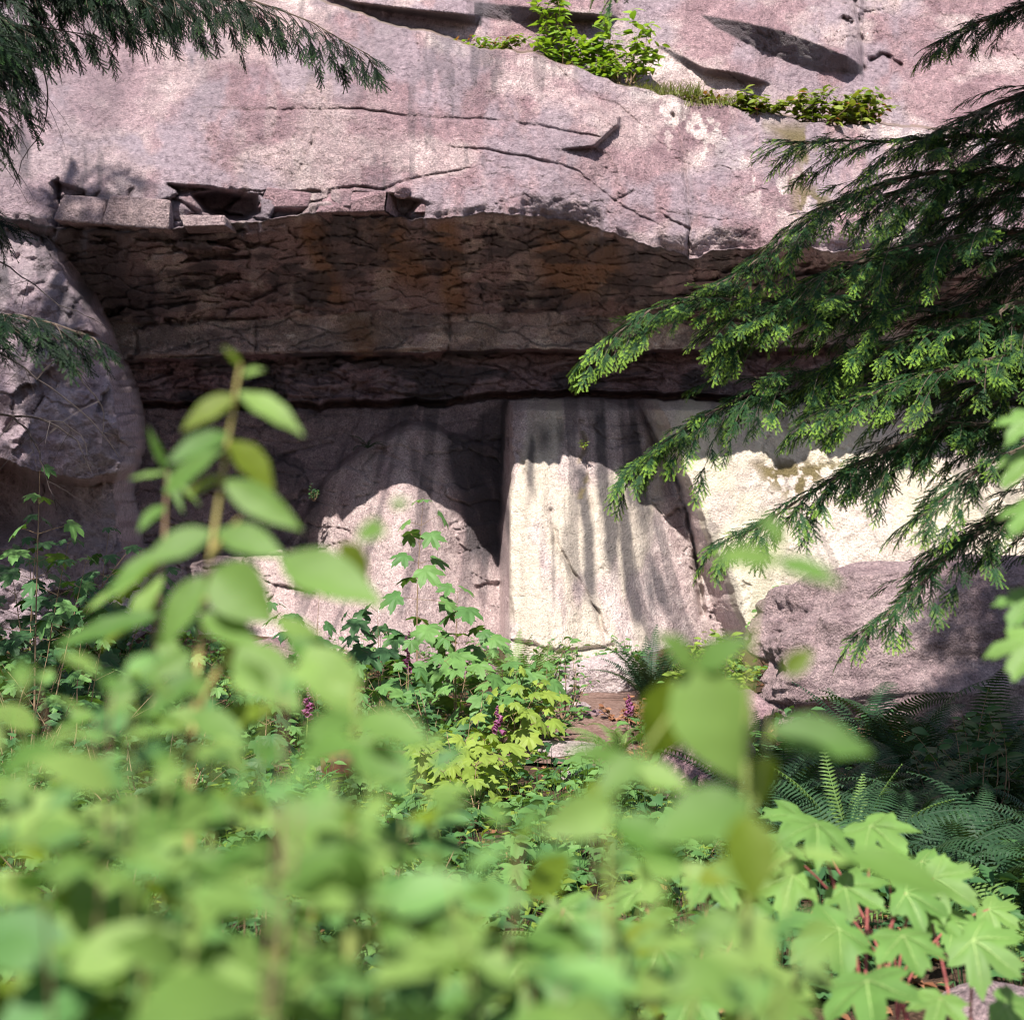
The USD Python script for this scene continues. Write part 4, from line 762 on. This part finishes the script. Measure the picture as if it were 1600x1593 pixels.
mp('lower yellow green maple clump nearest the step stone', 745, 1190, 7.8, 3, .2, seed=12, multi=4, spread=.3, mat='leaf_yellow')
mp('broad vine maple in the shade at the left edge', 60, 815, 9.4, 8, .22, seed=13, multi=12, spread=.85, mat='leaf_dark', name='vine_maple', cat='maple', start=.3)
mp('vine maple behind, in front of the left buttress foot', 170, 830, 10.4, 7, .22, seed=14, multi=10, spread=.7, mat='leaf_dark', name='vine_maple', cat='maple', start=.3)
mp('thin vine maple shoot whose leaves cross the dark hollow at left', 60, 735, 8.8, 4, .20, seed=15, multi=2, spread=.35, mat='leaf_maple', name='vine_maple', cat='maple', start=.72)
mp('maple seedlings in dappled light below the left vine maples', 130, 985, 8.6, 4, .2, seed=16, multi=6, spread=.7, mat='leaf_maple')
mp('maple seedlings behind the tall blurred stem', 330, 1010, 9.6, 4, .2, seed=17, multi=6, spread=.7, mat='leaf_maple')
mp('dark maple seedlings left of the rotten log', 420, 1090, 8.8, 4, .2, seed=18, multi=6, spread=.6, mat='leaf_dark')
def bs(label, px, top, Y, rx, n, leaf, mat, seed, **k):
    b = under(px, Y); return bush(label, b, rx, rx * .8, hz(top, Y, b), n, leaf, mat, seed, **k)
bs('small leaved shrub with thin shoots before the fluted pillar', 880, 960, 12.2, .28, 150, .075, 'leaf_maple', 51, stems=9, name='leafy_thicket', cat='shrub')
bs('leafy thicket between the maple saplings and the path', 830, 1050, 11.2, .5, 290, .085, 'leaf_maple', 52, stems=18, name='leafy_thicket', cat='shrub')
bs('dark leafy thicket around the foxglove under the tall sapling', 690, 1065, 10.0, .6, 290, .085, 'leaf_dark', 53, stems=18, name='leafy_thicket', cat='shrub')
bs('sunlit fine leaved shrub right of the sword fern at the pillar foot', 1120, 965, 13.0, .42, 295, .10, 'leaf_yellow', 54, stems=12, name='leafy_thicket', cat='shrub')
bs('small leaved shrub in the notch above the huge boulder', 1225, 905, 14.4, .4, 295, .10, 'leaf_maple', 55, stems=16, name='leafy_thicket', cat='shrub')
bs('reddish dry brush beside the dirt path', 985, 1085, 12.2, .35, 200, .06, 'litter', 56, stems=20, name='dry_brush', cat='brush')
bs('low green plants beside the path under the sword fern', 1035, 1100, 11.6, .3, 180, .06, 'leaf_maple', 57, stems=14, name='leafy_thicket', cat='shrub')
bs('dark undergrowth at the left edge beneath the vine maple', 30, 1000, 8.0, .6, 280, .08, 'leaf_dark', 58, stems=18, name='leafy_thicket', cat='shrub')
bs('leafy undergrowth behind the blurred stems left of centre', 250, 1080, 7.4, .7, 290, .08, 'leaf_dark', 59, stems=20, name='leafy_thicket', cat='shrub')
bs('green undergrowth seen through the gap below the yellow maples', 640, 1270, 5.6, .6, 280, .07, 'leaf_maple', 60, stems=22, name='leafy_thicket', cat='shrub')
bs('shaded undergrowth seen through gaps at lower left', 180, 1230, 5.4, .6, 280, .07, 'leaf_dark', 61, stems=22, name='leafy_thicket', cat='shrub')
bs('shaded undergrowth seen through gaps left of the bottom centre', 420, 1310, 4.6, .5, 280, .06, 'leaf_dark', 62, stems=22, name='leafy_thicket', cat='shrub')
bs('low shaded plants below the right hand blurred leaves', 1080, 1290, 6.4, .5, 240, .07, 'leaf_dark', 63, stems=20, name='leafy_thicket', cat='shrub')

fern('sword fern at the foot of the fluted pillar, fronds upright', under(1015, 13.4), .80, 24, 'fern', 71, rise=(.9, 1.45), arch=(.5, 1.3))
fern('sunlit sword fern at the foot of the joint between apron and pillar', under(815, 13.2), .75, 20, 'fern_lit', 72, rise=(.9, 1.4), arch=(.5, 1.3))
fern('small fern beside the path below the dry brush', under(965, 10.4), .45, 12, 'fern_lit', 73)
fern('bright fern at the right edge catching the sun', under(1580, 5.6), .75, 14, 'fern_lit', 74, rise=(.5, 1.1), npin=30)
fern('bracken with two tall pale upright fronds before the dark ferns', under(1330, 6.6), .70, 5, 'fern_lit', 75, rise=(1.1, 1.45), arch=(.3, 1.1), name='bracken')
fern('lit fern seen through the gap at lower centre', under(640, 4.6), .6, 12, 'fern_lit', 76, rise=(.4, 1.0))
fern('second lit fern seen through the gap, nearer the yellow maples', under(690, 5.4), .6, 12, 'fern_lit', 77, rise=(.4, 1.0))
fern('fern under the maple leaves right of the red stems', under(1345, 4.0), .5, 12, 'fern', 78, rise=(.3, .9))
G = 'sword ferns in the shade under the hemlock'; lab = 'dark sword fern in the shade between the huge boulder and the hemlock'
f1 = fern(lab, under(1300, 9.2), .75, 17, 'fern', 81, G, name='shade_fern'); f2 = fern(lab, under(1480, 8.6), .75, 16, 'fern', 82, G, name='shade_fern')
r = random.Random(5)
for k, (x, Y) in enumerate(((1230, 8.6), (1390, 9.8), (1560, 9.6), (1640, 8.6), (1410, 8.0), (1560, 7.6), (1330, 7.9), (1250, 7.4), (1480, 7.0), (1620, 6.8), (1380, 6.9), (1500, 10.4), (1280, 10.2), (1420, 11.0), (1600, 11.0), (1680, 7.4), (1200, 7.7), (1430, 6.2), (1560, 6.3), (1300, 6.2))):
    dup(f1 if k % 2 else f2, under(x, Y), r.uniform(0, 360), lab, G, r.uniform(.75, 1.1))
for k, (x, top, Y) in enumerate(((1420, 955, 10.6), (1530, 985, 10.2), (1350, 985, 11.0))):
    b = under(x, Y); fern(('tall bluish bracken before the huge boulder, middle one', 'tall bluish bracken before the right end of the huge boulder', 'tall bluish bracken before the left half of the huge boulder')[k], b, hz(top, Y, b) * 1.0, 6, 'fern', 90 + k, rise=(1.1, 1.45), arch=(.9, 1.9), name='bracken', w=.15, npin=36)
bs('broad leaved shade plants among the dark ferns at right', 1520, 1060, 9.0, .5, 200, .12, 'leaf_dark', 64, stems=14, name='leafy_thicket', cat='shrub')

def foxglove(label, px, top, Y, seed, nf=16):
    rng = random.Random(seed); b = under(px, Y); h = hz(top, Y, b); t = thing('foxglove', label, 'flower', b, 0, 'foxgloves among the undergrowth')
    obj('stem', tube(spline([[0, 0, 0], [.02, 0, h * .6], [.03, -.01, h]], 8), np.linspace(.006, .002, 8), 4), M['stem_green'], t)
    for k in range(nf):
        z = h * (1 - .34 * k / nf); a = rng.uniform(-2.6, -.5); d = unit(N([math.cos(a), math.sin(a), -.55])); s = .012 + .022 * k / nf; c = N([.028, -.01, z]); fr = frame(d, N([0, 0, 1.])); g = np.arange(6) * np.pi / 3
        ring = lambda q, r_: c + d * q + (np.cos(g)[:, None] * fr[1] + np.sin(g)[:, None] * fr[2]) * r_
        v = np.vstack([ring(.002, .003), ring(s * .8, s * .38), ring(s * 1.7, s * .62)]); f = [[i + o_, (i + 1) % 6 + o_, (i + 1) % 6 + 6 + o_] for o_ in (0, 6) for i in range(6)] + [[i + o_, (i + 1) % 6 + 6 + o_, i + 6 + o_] for o_ in (0, 6) for i in range(6)]
        obj('flower', (v, N(f)), M['flower'], t, True)
    for k in range(6):
        a = k * 1.05; d = N([math.cos(a), math.sin(a), .2]); v, f = ovate(rng, 1, .4, .4, .2, 5); obj('leaf', (place(v, N([0, 0, .05 + .03 * k]), d, N([0, 0, 1.]), .16), f), M['leaf_maple'], t, True)
foxglove('purple foxglove spike left of the tall maple sapling', 478, 1062, 9.6, 1); foxglove('pale foxglove spike close under the tall maple sapling', 632, 985, 11.0, 2)
foxglove('purple foxglove spike beside the dirt path', 976, 1083, 11.4, 3); foxglove('small foxglove spike among thicket left of the path', 772, 1100, 9.4, 4)

# rotten log
u = np.linspace(0, 1, 40); LP = np.stack([(u - .5) * .9, .12 * u, .02 * np.sin(u * 5)], 1); v, f = tube(LP, .10 * (1 - .35 * u), 24)
v = v * (1 + .0) + unit(N([0, 1, 1.])) * (.05 * (fbm(v * N([3, 14, 14]), 4, 3) - .5))[:, None]; v[:, 2] += .03 * (fbm(v * 18, 3, 5) - .5)
lg = under(615, 9.3); o = obj('rotten_log', (v + lg + N([0, 0, .12]), f), M['log'], smooth=True); tag(o, 'rotten orange brown log lying among the plants left of the yellow maples', 'log')

# ground cover: small leaves and dead leaves that nobody could count
def cover(name, label, protos, n, seed, region, dz, cat='undergrowth', smin=.6, smax=1.4):
    rng = random.Random(seed); pi = UsdGeom.PointInstancer.Define(stage, numbered('/World', name)); tag(pi, label, cat, kind='stuff')
    for z, (m, mat) in enumerate(protos):
        q = usdkit.mesh(stage, f'{pi.GetPath()}/tuft_{z:03d}' if z else f'{pi.GetPath()}/tuft', m, M[mat], True); pi.CreatePrototypesRel().AddTarget(q.GetPath())
    pos, ori, sc, idx = [], [], [], []
    while len(pos) < n:
        Y = rng.uniform(*region[1]); px = rng.uniform(*region[0]); x = (px - 800) / F * Y
        if name != 'leaf_litter' and np.hypot(pc[:, 0] - x, pc[:, 1] - Y).min() < .55: continue
        pos.append(on(x, Y, dz)); a = rng.uniform(0, 3.14); ori.append(Gf.Quath(math.cos(a), 0, 0, math.sin(a))); s = rng.uniform(smin, smax); sc.append((s, s, s)); idx.append(rng.randrange(len(protos)))
    pi.CreatePositionsAttr(Vt.Vec3fArray.FromNumpy(np.array(pos, np.float32))); pi.CreateProtoIndicesAttr(Vt.IntArray(idx)); pi.CreateOrientationsAttr(Vt.QuathArray(ori)); pi.CreateScalesAttr(Vt.Vec3fArray.FromNumpy(np.array(sc, np.float32)))
def tuft(seed, n, ls, h, kind):
    rng = random.Random(seed); parts = []
    for k in range(n):
        a = k * 2.4 + rng.gauss(0, .3); b = N([rng.gauss(0, .05), rng.gauss(0, .05), h * rng.uniform(.25, 1)]); d = unit(N([math.cos(a), math.sin(a), rng.uniform(-.4, .3)])); parts.append(tube(np.stack([b * N([.3, .3, 0]), b]), [.0018, .0012], 3))
        v, f = ovate(rng, 1, .5, .25, .2, 3) if kind == 'o' else maple_leaf(rng)[0]
        parts.append((place(v, b, d, leafn(rng, d, .3, .3, .2), ls * rng.uniform(.7, 1.2) * (1 if kind == 'o' else .6)), f))
    return join(parts)
cover('undergrowth', 'low green undergrowth covering the slope between the bushes and the wall', [(tuft(1, 9, .07, .22, 'o'), 'leaf_maple'), (tuft(2, 8, .08, .2, 'o'), 'leaf_dark'), (tuft(3, 5, .14, .2, 'm'), 'leaf_maple'), (tuft(4, 10, .06, .16, 'o'), 'leaf_yellow')], 2100, 3, ((-150, 1180), (4.5, 15.8)), 0)
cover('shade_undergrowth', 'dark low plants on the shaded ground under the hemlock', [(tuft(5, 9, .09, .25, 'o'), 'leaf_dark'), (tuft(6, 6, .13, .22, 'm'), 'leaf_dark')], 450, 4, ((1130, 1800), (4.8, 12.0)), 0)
lv, lf = ovate(random.Random(4), 1, .5, .2, .5, 4); cover('leaf_litter', 'brown dead leaves and litter strewn over the soil', [((lv * .06, lf), 'litter'), ((lv[:, [1, 0, 2]] * .09, lf), 'litter')], 4200, 6, ((-100, 1750), (2.6, 15.6)), .012, 'litter')

# ------------------------------------------------------------------ near maples (lower right) and the leaves at the right edge
def leaf_set(label, base, joints, mat, seed, stemmat='stem_red', name='maple_sapling'):
    """a sapling whose leaves hang at JOINTS: (px, py, Y, size, tip direction in plan degrees, dip)"""
    rng = random.Random(seed); t = thing(name, label, 'sapling', base); pts = [at(*j[:3]) - base for j in joints]; c = np.mean(pts, axis=0); hub = N([c[0] * .8, c[1] * .8, max(.1, c[2] - .28)])
    obj('stem', tube(spline([[0, 0, -.03], hub * .5 + N([.02, .0, 0]), hub], 10), np.linspace(.011, .006, 10), 6), M[stemmat], t, True)
    for p, (px, py, Y, s, ad, dip) in zip(pts, joints):
        P = spline([hub - N([0, 0, .1 * rng.random()]), (hub + p) / 2 + N([0, 0, .03]), p], 9); obj('petiole', tube(P, np.linspace(.0045, .0022, 9), 5), M[stemmat], t, True)
        a = math.radians(ad); d = unit(N([math.cos(a), math.sin(a), -dip])); (v, f), ve = maple_leaf(rng, rng.uniform(.12, .35), True); nn = leafn(rng, (math.cos(a), math.sin(a)), .15, .2, .65); s *= .90 * rng.uniform(.82, 1.15)
        lf = obj('leaf', (place(v, p, d, nn, s), f), M[mat], t, True); obj('vein', (place(ve[0], p, d, nn, s), ve[1]), M['vein'], lf, True)
leaf_set('near maple sapling at lower right with the sharpest large leaves', under(1330, 3.2), [(1275, 1288, 3.0, .13, -95, .45), (1360, 1290, 3.3, .13, -60, .35), (1410, 1462, 2.75, .12, -80, .45), (1312, 1450, 2.8, .13, -150, .30), (1355, 1532, 2.5, .12, -100, .4), (1320, 1385, 3.0, .10, -40, .3), (1415, 1395, 3.1, .12, -20, .3), (1240, 1368, 3.0, .12, 190, .3), (1460, 1370, 3.2, .11, -30, .5)], 'leaf_maple_near', 1)
leaf_set('near maple sapling at the right end of the lower right leaves', under(1540, 3.0), [(1520, 1468, 2.8, .13, -40, .4), (1570, 1570, 2.5, .1, -20, .5), (1470, 1560, 2.6, .08, -120, .5), (1450, 1420, 3.2, .1, -60, .3)], 'leaf_maple_near', 2)
leaf_set('near maple sapling behind the speckled rock, half hidden by sharper leaves', under(1430, 3.7), [(1385, 1330, 3.6, .13, -90, .4), (1440, 1345, 3.7, .12, -50, .4), (1250, 1275, 3.8, .12, -120, .4), (1490, 1440, 3.6, .12, -60, .4), (1545, 1420, 3.7, .1, -30, .4), (1220, 1320, 3.6, .12, -140, .4)], 'leaf_maple_near', 6)
leaf_set('near maple sapling at bottom right of centre among blurred leaves', under(1080, 2.7), [(1028, 1478, 2.6, .14, -110, .5), (1170, 1400, 2.9, .12, -140, .3), (1110, 1370, 2.9, .12, -70, .3), (1200, 1560, 2.4, .11, -60, .45), (950, 1440, 2.7, .12, -150, .35), (1080, 1560, 2.4, .10, -120, .4), (1000, 1390, 3.0, .12, 180, .3)], 'leaf_maple_near', 3)
leaf_set('near maple sapling at the bottom edge below the blurred shrubs', under(900, 2.3), [(820, 1500, 2.3, .12, -120, .4), (900, 1540, 2.2, .11, -80, .4), (760, 1560, 2.2, .11, -150, .4), (880, 1420, 2.6, .11, -60, .3)], 'leaf_maple_near', 4)
leaf_set('blurred maple at the right edge reaching in with pale leaves', on(.82, 1.9), [(1608, 655, 1.9, .055, 200, .7), (1618, 715, 1.9, .06, 190, .6), (1625, 790, 1.85, .07, 200, .6), (1612, 935, 1.9, .065, 215, .6), (1618, 1000, 1.8, .07, 215, .8)], 'leaf_maple_near', 5, 'stem_brown')

# ------------------------------------------------------------------ near shrubs, out of focus
def shoot(label, stems, leaves, seed, stem='stem_tan', thick=.005, mat='leaf_near', base=None):
    """a shoot whose leaves were placed one by one: (base px, py), (tip px, py), Y, width, depth of the tip, material"""
    rng = random.Random(seed); p0 = at(*stems[0][-1]); root = on(p0[0], p0[1]) if base is None else base; t = thing('leafy_shrub', label, 'shrub', root)
    for st in stems:
        P = spline(np.vstack([at(*q) for q in st]) - root, 22)
        if st[-1][1] > 1190: P = np.vstack([P, spline([P[-1], P[-1] * N([.9, .9, .5]), [P[-1][0] * .8, P[-1][1] * .8, -.02]], 8)[1:]])
        obj('stem', tube(P, np.linspace(thick * .55, thick * 1.3, len(P)), 7), M[stem], t, True)
    for (bx, by), (tx, ty), Y, W, dz, m in leaves:
        a, b = at(bx, by, Y) - root, at(tx, ty, Y + dz) - root; L_ = np.linalg.norm(b - a); n = unit(N([rng.gauss(0, .25), -1., .75 + rng.gauss(0, .2)]))
        v, f = ovate(rng, 1, W, rng.uniform(.08, .22), rng.uniform(.1, .3), 10)
        obj('leaf', (place(v, a, b - a, n, L_), f), M[m or mat], t, True)
O_ = 'leaf_olive'
shoot('tallest blurred shoot with paired leaves rising left of centre', [[(376, 568, 1.25), (362, 650, 1.25), (345, 760, 1.25), (325, 900, 1.24), (308, 1060, 1.22), (298, 1200, 1.2)], [(372, 1000, 1.22), (345, 1040, 1.22), (310, 1110, 1.22)], [(375, 810, 1.22), (350, 840, 1.23), (332, 865, 1.24)]],
      [((376, 572), (350, 538), 1.25, .4, -.01, O_), ((378, 585), (410, 572), 1.25, .45, -.01, None), ((366, 618), (276, 664), 1.25, .40, -.02, O_), ((374, 614), (478, 660), 1.25, .34, -.03, None), ((357, 678), (254, 712), 1.24, .40, -.03, None), ((358, 690), (436, 762), 1.24, .52, .0, O_), ((352, 752), (472, 824), 1.23, .34, -.02, None), ((345, 745), (285, 770), 1.24, .3, .02, O_),
       ((330, 830), (216, 872), 1.22, .44, -.02, None), ((340, 830), (446, 858), 1.22, .42, -.03, None), ((335, 890), (422, 968), 1.2, .68, -.03, None), ((320, 900), (240, 1010), 1.22, .42, -.02, None), ((440, 872), (596, 925), 1.15, .42, -.05, None), ((530, 850), (592, 915), 1.2, .62, .02, O_), ((440, 876), (500, 930), 1.2, .6, .03, O_), ((450, 1000), (560, 1060), 1.16, .45, -.02, None), ((432, 965), (530, 1030), 1.2, .36, .0, None),
       ((315, 960), (410, 1010), 1.2, .5, -.02, None), ((372, 1010), (470, 1110), 1.18, .55, -.03, None), ((300, 1020), (230, 1060), 1.2, .45, -.02, None), ((370, 1010), (345, 1065), 1.22, .6, .03, O_), ((310, 1050), (215, 1115), 1.17, .42, -.02, None), ((300, 1110), (390, 1160), 1.15, .45, -.03, None), ((480, 1010), (560, 1120), 1.1, .6, -.02, None), ((560, 830), (600, 826), 1.0, .7, -.02, None), ((610, 790), (640, 782), 1.0, .7, 0, None)], 3, thick=.0026)
shoot('blurred shoot with small drooping leaves left of the tallest shoot', [[(262, 735, 1.45), (258, 820, 1.45), (246, 960, 1.43), (238, 1110, 1.4)], [(240, 1010, 1.42), (262, 985, 1.42), (275, 960, 1.42)]],
      [((262, 738), (200, 742), 1.45, .18, -.02, None), ((262, 735), (228, 668), 1.45, .2, -.02, None), ((262, 738), (285, 800), 1.45, .18, -.02, None), ((260, 740), (314, 780), 1.45, .16, -.02, None), ((258, 790), (212, 822), 1.42, .42, -.03, None), ((258, 770), (340, 690), 1.35, .36, -.02, None), ((256, 860), (150, 925), 1.4, .3, -.02, None), ((252, 870), (165, 940), 1.42, .28, .0, O_), ((255, 900), (185, 985), 1.4, .34, -.02, None), ((250, 880), (120, 950), 1.42, .24, .02, None), ((250, 940), (140, 1010), 1.4, .34, 0, O_), ((248, 960), (70, 1000), 1.38, .22, 0, None), ((246, 990), (290, 1050), 1.4, .4, -.02, None), ((244, 1040), (160, 1090), 1.4, .4, -.02, None)], 4, 'stem_brown', .0026)
shoot('blurred shoot right of centre with two big pale leaves', [[(1088, 1040, 1.02), (1050, 1110, 1.02), (1000, 1185, 1.02), (950, 1290, 1.02)], [(1206, 1118, 1.0), (1196, 1180, 1.0), (1170, 1280, 1.0)], [(1232, 832, .95), (1205, 880, .95), (1180, 960, .97), (1165, 1250, .98)]],
      [((1075, 1036), (1165, 1232), 1.0, .62, -.02, None), ((1204, 1140), (1372, 1166), 1.0, .46, -.02, None), ((1086, 1042), (1172, 990), 1.0, .5, -.02, None), ((1086, 1042), (1030, 985), 1.0, .55, -.02, None), ((1070, 1060), (1000, 1200), 1.04, .55, .03, O_), ((1180, 1185), (1212, 1268), 1.02, .72, .02, O_), ((1225, 1052), (1272, 1012), 1.03, .6, 0, O_), ((1222, 850), (1190, 795), .92, .5, 0, None), ((1212, 872), (1318, 905), .9, .4, -.03, None), ((1212, 872), (1120, 860), .9, .4, -.03, None),
       ((990, 1190), (880, 1160), 1.0, .3, -.02, None), ((985, 1200), (1080, 1230), 1.0, .5, -.02, None), ((960, 1260), (840, 1300), .9, .55, -.02, None), ((1000, 1180), (930, 1240), .98, .5, -.02, None), ((955, 1280), (1080, 1340), .9, .55, -.02, None), ((1170, 1250), (1010, 1300), .9, .62, -.02, None), ((1165, 1270), (1180, 1420), .85, .62, -.02, O_)], 5, 'stem_green', .0017)
shoot('pale blurred upright shoot at centre left, in front of the foxglove', [[(556, 1070, .95), (556, 1130, .95), (552, 1200, .95), (548, 1290, .95)]],
      [((556, 1075), (500, 1060), .95, .5, 0, None), ((556, 1075), (548, 1035), .95, .6, 0, None), ((556, 1120), (680, 1150), .93, .45, -.03, None), ((556, 1120), (470, 1140), .93, .45, -.03, None), ((552, 1170), (640, 1215), .93, .5, -.03, None)], 6, 'stem_green', .0034)
shoot('long blurred pale leaves on an arching twig over the near maples', [[(1240, 1330, 1.3), (1180, 1390, 1.3), (1120, 1480, 1.3), (1080, 1600, 1.3)]],
      [((1320, 1335), (1515, 1395), 1.25, .40, -.02, None), ((1240, 1330), (1350, 1345), 1.27, .3, -.02, None), ((1200, 1370), (1110, 1350), 1.27, .5, -.02, None), ((1160, 1420), (1215, 1520), 1.25, .6, -.02, None), ((1150, 1430), (1060, 1480), 1.25, .5, -.02, None)], 8, 'stem_green', .0017)
bnd = cv((-80, 985), (60, 985), (150, 985), (300, 1000), (420, 1030), (600, 1110), (700, 1150), (800, 1215), (900, 1235), (1000, 1225), (1150, 1250), (1300, 1370), (1600, 1580))
spans = [(-80, 60, 'far left of the blurred shrubs, tips at the left edge'), (60, 180, 'blurred shrub second from the left edge'), (180, 300, 'blurred shrub below the shoot with drooping leaves'), (300, 420, 'blurred shrub around the foot of the tallest shoot'), (420, 540, 'blurred shrub just right of the tallest shoot'), (540, 660, 'blurred shrub in front of the rotten log'),
         (660, 800, 'blurred shrub in front of the yellow green maples'), (800, 940, 'blurred shrub below the step stone at centre'), (940, 1080, 'blurred shrub left of the two big pale leaves'), (1080, 1260, 'blurred shrub at the left of the near maples')]
r = random.Random(17)
for k, (a, b, lab) in enumerate(spans):
    tops = []
    for q in range(4):
        x = a + (b - a) * (q + r.random()) / 4; tops.append((x, float(bnd(x)) + (r.uniform(0, 110) if q % 3 == 0 else r.uniform(60, 420)), r.uniform(.85, 1.6)))
    for q in range(2): tops.append((r.uniform(a, b), float(bnd(a)) + r.uniform(190, 430), r.uniform(.68, .95)))
    near_shrub(lab, tops, nodes=8, gap=.048, lsize=.088, seed=40 + k, stem=('stem_green', 'stem_brown', 'stem_green')[k % 3], mat='leaf_near')
